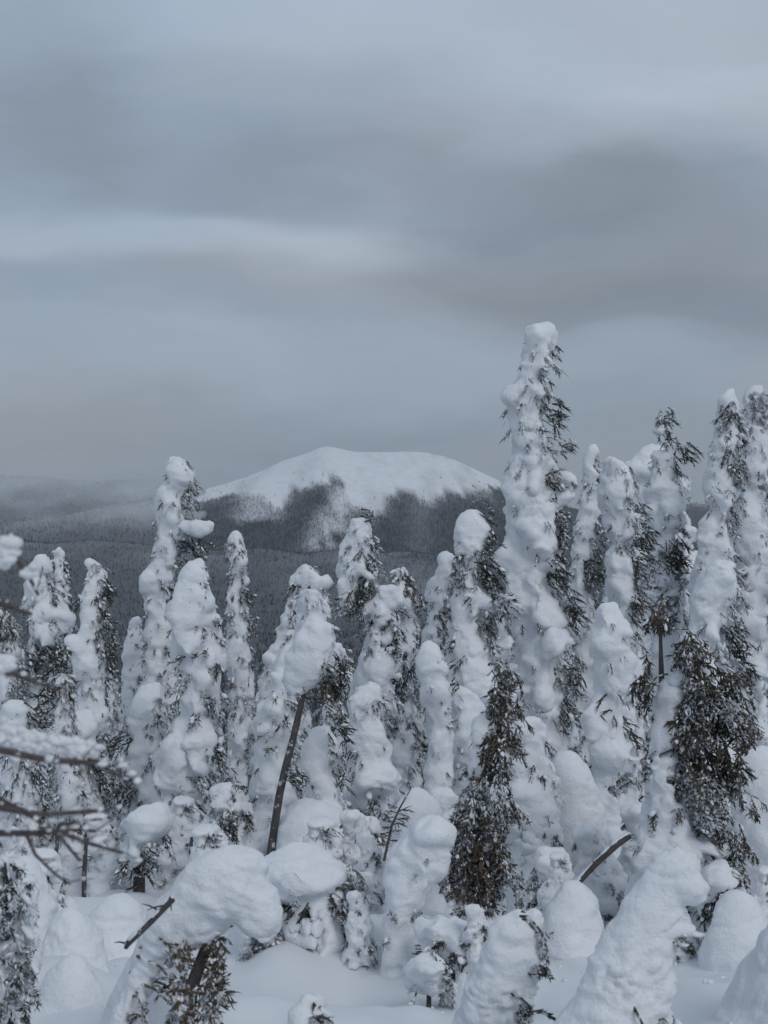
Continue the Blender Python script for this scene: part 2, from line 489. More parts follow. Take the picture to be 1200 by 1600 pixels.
# ---------------------------------------------------------------- land
GK = np.array([(-60,-1.9),(0,-1.75),(3,-1.92),(5,-2.25),(7,-2.65),(9,-3.05),(11,-3.4),(14,-4.0),(18,-4.9),(24,-6.5),(35,-10),(60,-19),(120,-37),(300,-75),(700,-120),(1300,-150),(9000,-150),(14000,-150)], float)
def ridge(x, y, y0, wf, wb, sky, base=-150.):
    px = np.array([p[0] for p in sky], float); py = np.array([p[1] for p in sky], float)
    X = x / y0 * F + 600
    H = (800 - np.interp(X, px, py)) / F * y0
    t = np.where(y < y0, (y0 - y) / wf, (y - y0) / wb); t = np.clip(t, 0, 1)
    prof = .5 + .5 * np.cos(np.pi * t)
    return base + (H - base) * prof
MOUNT = [(-600,900),(0,860),(150,835),(230,800),(280,782),(315,766),(350,757),(390,745),(415,734),(440,722),(460,715),(480,709),(495,702),(505,698),(514,697),(525,699),(540,703),(560,706),(600,706),(640,705),(665,707),(690,712),(715,720),(735,729),(755,739),(790,755),(830,772),(880,792),(950,815),(1100,850),(1500,900)]
LEFT = [(-900,700),(-300,730),(-60,738),(0,743),(60,746),(130,752),(190,750),(235,750),(270,756),(330,772),(420,800),(600,850),(800,840),(1000,800),(1200,770),(1800,740)]
LEFT2 = [(-800,800),(-200,815),(0,815),(60,812),(110,808),(160,797),(200,787),(250,778),(300,786),(350,810),(430,850),(500,880),(1200,900)]
NEARR = [(-600,840),(0,842),(90,852),(150,848),(240,858),(330,865),(400,861),(470,868),(540,866),(590,872),(640,866),(700,869),(760,864),(850,872),(1000,865),(1300,850),(1800,820)]
def height(x, y):
    x = np.asarray(x, float); y = np.asarray(y, float)
    z = np.interp(y, GK[:, 0], GK[:, 1])
    r = np.hypot(x, y)
    near = np.clip(1 - r / 60, 0, 1)
    z = z + near * (.46 * fbm2(x * .45, y * .45, 2) + .30 * fbm2(x * 1.1 + 7, y * .95, 2) + .055 * fbm2(x * 3.8 + 7, y * 2.6, 2))
    mid_ = np.clip((r - 30) / 200, 0, 1)
    z = z + mid_ * 9 * fbm2(x / 130, y / 130 + 3, 3)
    if np.any(r > 900):
        wy = 260 * fbm2(x / 520, y / 2200 + 8, 3)            # spurs and gullies wander the slope toward the viewer
        detail = fbm2(x / 240, y / 420, 4)
        far = np.stack([ridge(x, y + wy, 5600, 1900, 2600, MOUNT) + 42 * detail * np.clip((5450 - y) / 700, .12, 1) * np.clip((y - 3300) / 800, 0, 1),
                        ridge(x, y + .5 * wy, 7400, 2600, 2500, LEFT),
                        ridge(x, y + .5 * wy, 5200, 1900, 1800, LEFT2),
                        ridge(x, y, 2700, 1000, 700, NEARR) + 16 * detail])
        z = np.maximum(z, far.max(0)) if z.shape else max(z, far.max())
    return z
def gz(x, y): return float(height(np.array([x]), np.array([y]))[0])

TL = np.array([(-400,760),(0,800),(150,800),(250,800),(300,798),(330,785),(360,776),(400,772),(418,790),(440,802),(455,770),(475,760),(500,754),(530,752),(548,780),(562,805),(585,812),(598,792),(612,782),(640,776),(656,790),(680,792),(705,784),(730,774),(790,770),(1000,785),(1400,800)], float)
def cover(x, y, z):
    """forest density 0..1 and frost 0..1 at a place on the far land"""
    px = x / y * F + 600; py = 800 - z / y * F
    nn = fbm2(x / 34 + z / 60, z / 55 + y / 900, 4, .6); n2_ = fbm2(x / 150 + z / 160, z / 120 + y / 900, 3)
    isM = (y > 3300) & (px > 290 + 60 * n2_)
    tl = np.interp(px, TL[:, 0], TL[:, 1]) - 9 + 24 * nn + 12 * n2_
    d = np.clip((py - tl) / 8, 0, 1)
    gully = np.exp(-((px - 537 + (py - 775) * .36 - 12 * n2_) / 25) ** 2) * ((py > 745) & (py < 866)) * np.clip(.75 + 2.2 * nn, 0, 1)
    pale = np.exp(-((px - 400) / 34) ** 2) * (py < 815) * .6
    d = np.clip(d * (1 - .9 * gully) * (1 - pale), 0, 1)
    frost = np.clip(.08 + .35 * np.exp(-np.abs(py - tl) / 10) + .8 * gully * .5 + pale * .5, 0, .8)
    d = np.maximum(d, .006 * (py > 740) * np.clip(.3 + 2 * nn, 0, 1))
    frost = frost + .16 * np.exp(-((px - 655) / 22) ** 2) * (py < 865)
    dl = np.full_like(d, .92); fl = np.clip(.80 - (py - 765) / 95 + .4 * n2_ + .35 * ((y > 4300) & (y < 5700)) * np.exp(-((py - 795) / 22) ** 2), .07, .9)
    isfar = y > 3300
    d = np.where(isM, d, dl); fr = np.where(isM, frost, np.where(isfar, fl, .02 + .22 * np.clip(fbm2(x / 260, y / 420, 4, .6) * 2.5 - .1, 0, 1)))
    return d, np.clip(fr, 0, 1)
SN = np.array([.80, .83, .87])
def build_land():
    az_ = np.concatenate([np.linspace(-180, -24, 40)[:-1], np.linspace(-24, 24, 180), np.linspace(24, 180, 40)[1:-1]])
    az_ = np.radians(az_); r = [1.2]
    while r[-1] < 12500: r.append(r[-1] * (1.0175 if r[-1] > 5 else 1.03))
    r = np.array(r); A, Rr = np.meshgrid(az_, r, indexing='ij')
    X = np.sin(A) * Rr; Y = np.cos(A) * Rr; Z = height(X, Y)
    na, nr = A.shape
    V = np.stack([X, Y, Z], 2).reshape(-1, 3)
    i, j = np.meshgrid(np.arange(na), np.arange(nr - 1), indexing='ij'); i2 = (i + 1) % na
    Q = np.stack([i * nr + j, i * nr + j + 1, i2 * nr + j + 1, i2 * nr + j], 2).reshape(-1, 4)[:, ::-1]
    x, y, z = V.T
    yy = np.maximum(y, 1.)
    d, fr = cover(x, yy, z)
    far = np.clip((np.hypot(x, y) - 70) / 200, 0, 1) * d
    d2 = d ** 1.5; under = np.array([.055, .064, .075])[None] * (1 - fr[:, None]) + np.array([.52, .55, .59])[None] * fr[:, None]
    scour = np.clip(fbm2(x / 40, z / 130 + y / 700, 3, .6) * 2.2, 0, 1) * (yy > 3300) * .20
    col = SN[None] * (1 - scour[:, None]) * (1 - far[:, None]) + under * far[:, None]
    c = len(V); V = np.vstack([V, [0, 0, gz(0, 0)]])
    tri = np.stack([np.full(na, c), np.arange(na) * nr, ((np.arange(na) + 1) % na) * nr, ((np.arange(na) + 1) % na) * nr], 1)
    col = np.vstack([col, SN])
    V2 = np.vstack([V]); Q = np.vstack([Q])
    # centre fan as quads with a repeated corner is invalid: pair neighbours instead
    fan = [(c, (k + 2) % na * nr, (k + 1) % na * nr, k * nr) for k in range(0, na - 1, 2)]
    Q = np.vstack([Q, np.array(fan)])
    o = link_mesh('snow_ground', V2, Q, M_LAND, smooth=True, kind='structure', colors=col)
    return o
build_land()

def build_far_forest():
    n = 150000
    a = np.radians(rng.uniform(-25, 24, n)); u = rng.random(n)
    r = np.exp(np.log(420) + u ** .55 * (np.log(8200) - np.log(420)))
    n2 = 60000                                        # the slopes of the mountain are seen clearest
    a = np.concatenate([a, np.radians(rng.uniform(-9, 6.5, n2))]); r = np.concatenate([r, rng.uniform(3500, 5700, n2)]); n += n2
    x = np.sin(a) * r; y = np.cos(a) * r; z = height(x, y)
    d, fr = cover(x, y, z)
    keep = rng.random(n) < d
    # thin out what a nearer ridge hides
    x, y, z, fr, r = x[keep], y[keep], z[keep], fr[keep], r[keep]
    ab = np.round(np.degrees(np.arctan2(x, y)) * 6).astype(int); ab -= ab.min()
    order = np.argsort(r); hor = np.full(ab.max() + 1, -9.); vis = np.zeros(len(r), bool)
    el = (z + 14) / r; elg = z / r
    for k in order:
        b = ab[k]
        if el[k] > hor[b]:
            vis[k] = True
        if elg[k] > hor[b]: hor[b] = elg[k]
    x, y, z, fr, r = x[vis], y[vis], z[vis], fr[vis], r[vis]
    n = len(x)
    h = rng.uniform(4.5, 9.5, n) * np.where(r > 3300, 1.1, .62); w = h * rng.uniform(.12, .19, n)
    near = r < 1100
    VV = []; FF = []; CC = []; off = 0
    fr = np.clip(fr + rng.normal(0, 1, n) * np.where(r > 3300, .10, .06), 0, .95)
    dark = np.array([.040, .047, .054]); pale = np.array([.66, .69, .73])
    col = dark + (pale - dark) * (fr[:, None] ** 1.15)
    for m, tiers in ((~near, 1), (near, 3)):
        g = np.where(m)[0]
        for tnum in range(tiers):
            z0 = tnum / tiers * .9; z1 = 1.0 if tiers == 1 else min(1, z0 + .45); ww = 1 - .8 * z0
            sides = 3 if tiers == 1 else 4
            an = rng.uniform(0, 6.28, len(g))[:, None] + np.arange(sides)[None] * (2 * np.pi / sides)
            jr = rng.uniform(.7, 1.25, an.shape)
            bx = x[g][:, None] + np.cos(an) * (w[g] * ww)[:, None] * jr; by = y[g][:, None] + np.sin(an) * (w[g] * ww)[:, None] * jr
            bz = np.repeat((z[g] + h[g] * z0 - (0.5 if tnum == 0 else 0))[:, None], sides, 1)
            B = np.stack([bx, by, bz], 2); tip = np.stack([x[g], y[g], z[g] + h[g] * z1], 1)[:, None]
            V = np.concatenate([B, tip], 1)
            fc = np.array([(q, (q + 1) % sides, sides) for q in range(sides)])
            FF.append((fc[None] + (np.arange(len(g)) * (sides + 1))[:, None, None]).reshape(-1, 3) + off)
            VV.append(V.reshape(-1, 3)); off += len(g) * (sides + 1)
            CC.append(np.repeat(col[g], sides + 1, 0))
    o = link_mesh('distant_forest', np.concatenate(VV), np.concatenate(FF), M_FARTREE, kind='stuff', colors=np.concatenate(CC))
    o['label'] = 'dark and frosted conifer forest covering the far valley and mountain slopes'
    o['category'] = 'forest'
    print('far trees', n)
build_far_forest()

def build_haze():
    x0, x1, y0, y1, z0, z1 = -13000, 13000, -13000, 13000, -156, 290
    V = [(x, y, z) for z in (z0, z1) for y in (y0, y1) for x in (x0, x1)]
    Q = [(0, 2, 3, 1), (4, 5, 7, 6), (0, 1, 5, 4), (2, 6, 7, 3), (0, 4, 6, 2), (1, 3, 7, 5)]
    m = bpy.data.materials.new('haze_air'); m.use_nodes = True; t = m.node_tree; t.nodes.clear()
    o = t.nodes.new('ShaderNodeOutputMaterial'); v = t.nodes.new('ShaderNodeVolumePrincipled')
    v.inputs['Color'].default_value = (.84, .92, 1.0, 1); v.inputs['Density'].default_value = HAZE; v.inputs['Anisotropy'].default_value = .1
    t.links.new(v.outputs[0], o.inputs['Volume'])
    h = link_mesh('haze', V, Q, m, kind='stuff'); h.visible_shadow = True
HAZE = 3.4e-5
build_haze()

# ---------------------------------------------------------------- near trees
STATS = {'snow': 0, 'leaf': 0}
def tag(o, label, cat, group=None):
    o['label'] = label; o['category'] = cat
    if group: o['group'] = group
def parse_rows(s):
    rows = []
    for w in s.split():
        a, l, r = re.match(r'(-?\d+):(-?\d+)-(-?\d+)', w).groups(); rows.append((float(a), float(l), float(r)))
    return sorted(rows)
def parse_list(s):
    return [[float(v) for v in w.split(',')] for w in s.split()] if s else []

def tree(D, label, rows, dark='', lumps='', cat='snowy spruce', name='snow_covered_spruce', fol=1.0, lee=1, rough=1.0,
         lump=1.0, ext=True, trunk=None, needle=None, vscale=1.0, seed=None, k=.031, blob=1.0, bits=1.0, group=None, depth=1.0,
         down=None, skirt=1.0, barkmat=None, smoothbase=False, stack=False, boughs=True, droop=None):
    """D: distance of the tree in metres; rows: snow silhouette 'row:left-right' in photo pixels at that distance"""
    needle = needle or M_NEEDLE
    rs = np.random.default_rng(seed if seed is not None else int(D * 100 + len(label) * 7 + len(rows)))
    s = D / F
    rw = parse_rows(rows); dk = parse_list(dark); lp = parse_list(lumps)
    X = lambda px: (px - 600) * s
    Z = lambda py: (800 - py) * s
    pys = np.array([r_[0] for r_ in rw]); L_ = np.array([r_[1] for r_ in rw]); R_ = np.array([r_[2] for r_ in rw])
    bx = X((L_[-1] + R_[-1]) / 2)
    g = gz(bx, D)
    gpy = 800 - g / s
    if trunk: bx = X(trunk[-1][0])
    if ext and pys[-1] < gpy - 10:
        wl = (R_[-1] - L_[-1]); c = (L_[-1] + R_[-1]) / 2
        pys = np.append(pys, [gpy]); L_ = np.append(L_, c - wl * .86 * skirt); R_ = np.append(R_, c + wl * .86 * skirt)
    root = bpy.data.objects.new(name, None); SC.collection.objects.link(root)
    org = np.array([bx, D, g]); root.location = org
    tag(root, label, cat, group)
    cen = lambda py: X((np.interp(py, pys, L_) + np.interp(py, pys, R_)) / 2)
    hw = lambda py: (np.interp(py, pys, R_) - np.interp(py, pys, L_)) / 2 * s
    Ls_ = .25
    # --- snow load
    B = []; caps = []
    py = pys[0]; end = pys[-1]
    first = True
    tw = []                                   # twig sprays that grow along the boughs
    if stack or smoothbase or name in ('snow_mound',): boughs = False
    nxt = pys[0]
    while boughs and py < end:
        w = max(float(hw(py)), 5 * s); c = float(cen(py)); z = Z(py)
        rc = w * rs.uniform(.52, .70)
        B.append((c - lee * w * .14, D, min(z, Z(pys[0]) - rc * .85), rc, rc * depth, rc, rc))
        if py >= nxt:
            nxt = py + min(max(w * .62, .10), .30) / s
            nb = int(rs.integers(5, 8)) if w > .12 else 4
            a0 = rs.uniform(0, 6.28)
            for q in range(nb):
                a = a0 + q * 6.283 / nb + rs.uniform(-.35, .35)
                ca, sa = math.cos(a), math.sin(a)
                if sa > .8: continue
                ld = ca * lee                     # +1 on the lee side
                reach = w * rs.uniform(.86, 1.20); dr_ = reach * rs.uniform(.35, 1.05)
                r0_ = w * (.46 - .13 * ld) * rs.uniform(.75, 1.25) + .018
                r0_ = min(r0_, .27)
                zb = z + dr_ * .45 + rs.uniform(-.04, .04)
                bare = rs.random() < (.30 * max(ld, 0) + .05) * min(fol, 1.2)
                for t in (.35, .62, .86, 1.0):
                    rr = r0_ * (1.12 - .45 * t) * rs.uniform(.8, 1.2)
                    rad_ = max(reach - rr, 0) * t
                    zz = min(zb - dr_ * t * t, Z(pys[0]) - rr * .8)
                    if not bare or t < .4:
                        B.append((c + ca * rad_, D + sa * rad_ * depth, zz, rr * rs.uniform(.9, 1.2), rr, rr * .85, rr * rs.uniform(.7, 1.1)))
                    m_ = (.70 + 1.0 * max(ld, 0) + .35 * (sa < -.3)) * fol * (1.8 if bare else 1) * (.4 if sa > .3 else 1)
                    for _ in range(rs.poisson(m_)):
                        aa = a + rs.uniform(-.9, .9); S_ = Ls_ * rs.uniform(.45, 1.0) * min(1, .5 + w * 1.6)
                        tw.append((c + ca * (rad_ + rr * .55), D + sa * (rad_ + rr * .3) * depth - rr * .25, zz - rr * (.60 if not bare else .1), math.cos(aa), math.sin(aa) * .8 - .15, -rs.uniform(.35, 1.5), S_))
        py += max(w / s * .36, 4)
    while not boughs and py < end:
        w = float(hw(py)); c = float(cen(py)) + rs.uniform(-.08, .08) * w; z = Z(py)
        w = max(w, 5 * s)
        if stack:
            rz_ = max(min(w * .42, stack * s), 8 * s)
            B.append((float(cen(py + rz_ / s * .9)), D, z - rz_ * .9, w * .97, w * depth * .97, rz_, rz_)); py += 4; continue
        if smoothbase:
            B.append((c, D, z - w * .5, w * .97, w * depth * .97, w * .95, w * 1.0))
            py += max(w / s * .30, 3); continue
        w *= rs.uniform(.80, 1.10) if not first else 1.0
        rz = w * .8
        zc = z - (rz * .9 if first else 0)
        B.append((c, D, zc, w * .80, w * .80 * depth, rz, rz))
        first = False
        nb = int(rs.integers(3, 6))
        a0 = rs.uniform(0, 6.28)
        for q in range(nb):
            a = a0 + q * 6.283 / nb + rs.uniform(-.5, .5)
            rr = w * rs.uniform(.34, .74) * blob
            sd_ = math.cos(a) * lee
            rr *= 1.22 if sd_ < -.2 else (.78 if sd_ > .3 else 1.0)
            rr = min(rr, .34 + .12 * w)
            ro = max(w - rr * rs.uniform(.85, 1.05), 0)
            up = rr * rs.uniform(.6, .95); dn = rr * rs.uniform(.7, 1.15)
            zz = zc + rs.uniform(-.3, .3) * w
            if zz + up > Z(pys[0]): zz = Z(pys[0]) - up
            px_ = c + math.cos(a) * ro; y_ = D + math.sin(a) * ro * depth
            B.append((px_, y_, zz, rr * rs.uniform(.9, 1.15), rr, up, dn))
            caps.append((px_, y_, zz, rr, a, c))
            if sd_ > 0 and w > 12 * s:
                for _ in range(2):
                    r3 = rr * rs.uniform(.3, .5); e = rs.normal(0, 1, 3); e /= np.linalg.norm(e)
                    B.append((px_ + e[0] * rr * .8, y_ - abs(e[1]) * rr * .7, zz + e[2] * rr * .9, r3 * 1.2, r3, r3, r3))
        py += max(w / s * .42, 5)
    for l in lp:
        cx, cy, rx, ry = l[:4]; dy = l[4] if len(l) > 4 else -.12
        B.append((X(cx), D + dy, Z(cy) , rx * s, rx * s * .9, ry * s, ry * s * .9))
        for q in range(5 if len(l) < 6 else 0):
            a = rs.uniform(0, 6.28); e = rs.uniform(.3, .55)
            B.append((X(cx) + math.cos(a) * rx * s * e, D + dy + rs.uniform(-.5, .1) * rx * s, Z(cy) + math.sin(a) * ry * s * e, rx * s * .5, rx * s * .5, ry * s * .5, ry * s * .5))
        if len(l) <= 5: caps.append((X(cx), D + dy, Z(cy), rx * s, rs.uniform(-1, 1), X(cx)))
    carves = []
    for d in dk:
        cx, cy, rx, ry = d[:4]
        if (len(d) > 6 and d[6] == 0) or (len(d) > 4 and d[4] < 1.05): continue
        c = float(cen(cy)); w = float(hw(cy))
        nn = int(4 + 6 * ry / rx)
        for q in range(nn):
            t = rs.uniform(-1, 1); u = rs.uniform(-.75, .75)
            rr = min(rx, ry) * s * rs.uniform(.22, .5)
            carves.append((X(cx + u * rx * math.sqrt(1 - t * t)), D - w * rs.uniform(.75, 1.25) * depth, Z(cy + t * ry * .95), rr, w * rs.uniform(.5, .8) + .04, rr * rs.uniform(.7, 1.2), rr * rs.uniform(.7, 1.6)))
    vox = max(D * .0020, .0085) * vscale
    sm = snow_mesh('snow_load', B, carves, vox, k, root, org, rough, lump, 1.9 if stack else (1.5 if not boughs else 1.75), (.22 if stack else .4) if stack or smoothbase else min(1.0, float(np.max(R_ - L_)) * s / .5))
    STATS['snow'] += len(sm.data.polygons) * 2
    # --- trunk
    mb = MB()
    if trunk:
        P = [(X(t[0]), D, Z(t[1])) for t in trunk]
        rad = [t[2] * s for t in trunk]
        mb.tube(P, rad, 9)
    else:
        npt = 10; P = []; rad = []
        for i in range(npt + 1):
            t = i / npt; py_ = pys[0] + 8 + (max(gpy, pys[-1]) + 12 - pys[0]) * t
            P.append((float(cen(py_)) * (1 - t) + (float(cen(py_)) * .5 + bx * .5) * t, D, Z(py_))); rad.append(.012 + .065 * t * min(1, (gpy - pys[0]) * s / 3))
        mb.tube(P, rad, 7)
    mb.build('trunk', barkmat or M_BARK, root, loc=None)
    root.children[-1].data.transform(Matrix.Translation(-Vector(org)))
    lod = 0 if D < 12.5 else (1 if D < 14.3 else 2)
    proto = SPRIG[lod]; Ls = .27 if lod < 2 else .31
    # --- dark boughs
    snowbits = MB(); bp = []; bs = []; bd = []
    for d in dk:
        cx, cy, rx, ry = d[:4]; n = d[4] if len(d) > 4 and d[4] > 0 else 1.0; dirx = d[5] if len(d) > 5 else None
        area = math.pi * rx * ry * s * s
        cnt = int(max(4, 11.0 * n * area / (Ls * Ls))) if lod < 2 else int(max(4, 9.5 * n * area / (Ls * Ls)))
        cnt = min(cnt, 420)
        c = float(cen(min(max(cy, pys[0]), pys[-1]))); w = float(hw(min(max(cy, pys[0]), pys[-1])))
        q = rs.normal(0, 1, (cnt, 3)); q /= np.linalg.norm(q, axis=1, keepdims=True); q *= (rs.random(cnt) ** .42)[:, None]
        dep = min(rx * s, .35)
        sgn = np.sign(X(cx) - c) if abs(X(cx) - c) > .3 * rx * s else 0
        P0 = np.stack([X(cx) + q[:, 0] * rx * s * .92, D - w * .38 - dep * .4 + q[:, 1] * dep * 1.0, Z(cy) + q[:, 2] * ry * s * .92 + Ls * .14], 1)
        base = np.array([sgn * .75 if dirx is None else dirx, -.35, -.55 if droop is None else droop])
        Dr = base[None] + rs.normal(0, .42, (cnt, 3)) + np.stack([q[:, 0] * .5, np.zeros(cnt), np.zeros(cnt)], 1)
        S = Ls * rs.uniform(.55, 1.1, cnt) * min(1.0, .35 + max(rx, ry) * s / .35)
        P0 = P0 - Dr / np.linalg.norm(Dr, axis=1, keepdims=True) * S[:, None] * .45
        fm = MB(); scatter(fm, proto, P0, Dr, S)
        # limbs from the stem to the bough
        for _ in range(max(2, int(ry * s / .16))):
            j = rs.integers(0, cnt)
            e = P0[j]; st_ = np.array([c + (e[0] - c) * .1, D, e[2] + abs(e[0] - c) * rs.uniform(.1, .6)])
            m_ = (st_ + e) / 2 + np.array([0, -.03, .05])
            fm.tube([st_, m_, e, e + (e - m_) * .25], [.010, .007, .005, .0015], 4)
        o = fm.build('branch', needle, root)
        o.data.transform(Matrix.Translation(-Vector(org)))
        STATS['leaf'] += fm.tris()
        kk = rs.random(cnt) < .60 * bits
        Dn = Dr / np.linalg.norm(Dr, axis=1, keepdims=True)
        bp.append((P0 + Dn * (S * rs.uniform(.2, .75, cnt))[:, None] + np.array([0, -.02, .02]))[kk]); bs.append((.006 + (.011 if D < 13 else .017) * rs.random(cnt) ** 2)[kk]); bd.append(Dn[kk])
    # --- needles peeping out from under the snow pillows
    if fol > 0 and (caps or tw):
        fm = MB(); P0 = [np.array(t[:3]) for t in tw]; Dr = [np.array(t[3:6]) for t in tw]; S = [t[6] for t in tw]
        for (x_, y_, z_, rr, a, c) in caps:
            side = math.cos(a) * lee
            if math.sin(a) > .45: continue
            pr = (.48 + .36 * side) * fol
            for _ in range(3):
                if rs.random() > pr: continue
                aa = a + rs.uniform(-.7, .7)
                o_ = np.array([math.cos(aa), math.sin(aa), 0])
                P0.append(np.array([x_, y_, z_]) + o_ * rr * rs.uniform(.55, .9) + np.array([0, 0, -rr * rs.uniform(.3, .8)]))
                Dr.append(o_ * .8 + np.array([.25 * lee, -.2, -rs.uniform(.2, 1.1)])); S.append(Ls * rs.uniform(.35, .85) * min(1, .45 + rr * 2.2))
        if P0:
            P0 = np.array(P0); Dr = np.array(Dr); S = np.array(S)
            kr = rs.random(len(P0)) < .24
            if kr.sum() > 3:
                rm = MB(); scatter(rm, proto, P0[kr] + rs.normal(0, .02, (kr.sum(), 3)), Dr[kr] + rs.normal(0, .3, (kr.sum(), 3)), S[kr] * .9)
                o = rm.build('frosted_twigs', M_RIME, root, kind='stuff'); o.data.transform(Matrix.Translation(-Vector(org))); STATS['leaf'] += rm.tris()
                P0, Dr, S = P0[~kr], Dr[~kr], S[~kr]
            scatter(fm, proto, P0, Dr, S)
            # a few bare twig ends
            for j in range(0, len(P0), 4):
                e = P0[j] + Dr[j] / np.linalg.norm(Dr[j]) * S[j] * rs.uniform(.9, 1.35); fm.tube([P0[j], (P0[j] + e) / 2 + np.array([0, 0, .02]), e], [.008, .006, .002], 3)
            o = fm.build('foliage', M_NEEDLE_F if needle is M_NEEDLE else needle, root, kind='stuff')
            o.data.transform(Matrix.Translation(-Vector(org)))
            STATS['leaf'] += fm.tris()
            kk = rs.random(len(P0)) < .6 * bits
            Dn = Dr / np.linalg.norm(Dr, axis=1, keepdims=True)
            bp.append((P0 + Dn * (S * .5)[:, None] + np.array([0, 0, .025]))[kk]); bs.append((.008 + .022 * rs.random(len(P0)) ** 2)[kk]); bd.append(Dn[kk])
    if bp and sum(len(b) for b in bp):
        clumps(snowbits, np.concatenate(bp), np.concatenate(bs), ICO2 if D < 9 else ICO, np.concatenate(bd))
        o = snowbits.build('clinging_snow', M_SNOW, root, smooth=True, kind='stuff')
        o.data.transform(Matrix.Translation(-Vector(org)))
    return root

exec_specs = []
T = tree
# ===== farthest row, right
T(24, 'tall narrow spruce with a dark tuft below its snowy tip, rightmost at the photo edge', '608:1168-1194 640:1165-1197 680:1158-1200 740:1152-1210 800:1148-1215 900:1145-1220 1000:1140-1225 1100:1140-1230 1180:1140-1230', '1182,640,14,26,1.3 1190,770,9,30 1192,860,8,40 1160,900,10,30', fol=.7, needle=M_NEEDLE_F)
T(22, 'tall snowy spruce with frosted twigs down its whole front, left of the rightmost one', '610:1130-1142 640:1120-1155 680:1112-1162 720:1108-1160 770:1100-1160 820:1095-1155 870:1085-1150 920:1080-1150 1000:1075-1150', '1128,660,14,24,1.2 1135,715,26,26,.9 1130,775,24,26,.7 1155,745,9,30,1 1118,870,13,40,.8 1140,820,10,40,.9', fol=1.0, needle=M_NEEDLE_F)
T(27, 'broad rounded snow dome rising behind the dark topped spruce', '713:985-1030 735:968-1060 765:962-1085 800:960-1090 850:965-1090 900:960-1095 1000:955-1095', '', fol=.15, blob=1.1, boughs=False)
T(23, 'spruce with a bare dark tufted crown bending right above its snow', '705:1018-1052 730:1012-1068 765:1005-1078 800:1005-1080 845:1010-1060 900:1015-1075 960:1015-1080 1040:1010-1085', '1040,662,20,20,1.7,.3,0 1036,692,14,18,1.5,-.2,0 1072,712,24,20,1.3,.6 1060,742,13,14,1.2 1052,880,26,44,1.5 1040,950,22,40,1.2', '1030,672,11,8 1075,700,9,6 1046,822,17,14', fol=.7, needle=M_NEEDLE)
T(24, 'slim spruce with a thin needle strip, right beside the tallest spruce', '706:922-936 730:912-938 770:905-940 810:900-940 850:896-935 890:890-932 950:890-940 1040:890-945', '933,745,8,44,1.1 935,840,10,40,1 928,905,20,44,1.7', fol=.8)
T(21, 'stout spruce with a smooth white left flank and dark skirt on its right', '722:948-985 745:938-993 780:934-1000 815:938-996 850:948-990 875:950-985 905:948-1000 950:945-1000 1010:945-1010', '1003,805,14,18,1.5 1008,850,20,34,1.6 1005,900,24,40,1.5 1000,950,24,30,1.2', '975,885,26,26', fol=.7)
# ===== tallest
T(20, 'tallest spruce, thick snow plume on top and dark needles down its right side', '511:826-860 530:815-866 560:808-867 590:802-868 615:790-866 635:785-850 650:795-850 700:792-872 740:788-885 780:785-895 830:780-895 870:778-890 930:780-895 1000:788-905 1080:795-910 1150:800-905', '870,655,13,34,1.7 852,640,12,14,1.3 885,705,15,20,1.6 862,760,15,26,1.2 880,830,14,40,1.5 868,900,22,40,1.2 893,960,18,50,1.4 860,985,18,40,.8 895,1050,20,44,1.5 885,1120,20,34,1.5', '800,622,21,22 815,605,18,20 878,775,22,18 806,740,16,22 882,745,16,12', fol=.9, rough=1.1)
# ===== left, far
T(22, 'tall leaning spruce with a big snow cushion on its right side, left half', '714:268-298 735:256-306 770:246-303 805:240-296 830:238-290 860:243-288 890:228-290 920:224-280 960:228-275 1010:222-280 1070:218-290 1130:220-290', '298,765,10,24,1.6,.4,0 308,790,10,12,1.5,.4,0 294,800,9,16,1.3,.4,0 313,862,24,20,1.6 285,865,14,22,1.3 262,920,16,30,.7', '309,829,27,18,-.2 285,835,14,16 236,905,17,22', fol=.7, seed=77)
T(24, 'slender spire spruce with a frosted crook at its tip', '838:360-374 850:356-382 875:357-384 900:360-382 930:356-386 970:352-390 1010:350-394 1060:352-396 1110:356-400 1180:358-402', '363,856,9,16,1.2 392,930,8,24,1.0 398,985,7,20,1.2', fol=.9, needle=M_NEEDLE_F)
T(24, 'small spruce peeping between two left hand spruces', '968:203-222 1000:196-226 1050:195-230 1110:196-232', '215,1010,10,22,.9', fol=.8)
T(21, 'round topped white spruce at left with a heavy shoulder bulging right', '874:52-74 892:46-82 925:38-88 960:40-100 985:45-122 1010:40-118 1040:35-60 1080:30-70 1150:35-80', '88,925,8,22,1.2 70,1040,24,40,1.4 100,1040,22,40,1.3', '108,965,18,20 75,960,24,20', fol=.7)
T(22, 'thin spruce with two knob tip and dark right side, behind the round topped one', '857:84-94 870:82-98 890:82-108 910:80-106 940:82-108 980:84-112', '103,880,6,18,1.4 100,915,9,26,1.1 108,945,7,16,1', fol=.8)
T(20, 'narrow spruce with knobbed tip and long dark right flank, left side', '877:142-156 890:140-162 910:132-163 935:128-160 960:130-160 985:128-162 1010:110-165 1040:120-168 1090:118-170 1150:116-172', '172,925,9,40,1.7 175,975,10,36,1.6 182,1030,12,40,1.5 122,952,10,14,1.6', '120,1005,14,13', fol=.8)
T(21, 'loose frosted spruce mass by the left border of the view', '960:-10-20 1000:-20-40 1060:-25-45 1130:-20-50 1200:-20-50', '12,985,18,40,1.2 45,1075,20,40,1.6', fol=1.2, needle=M_NEEDLE_F)
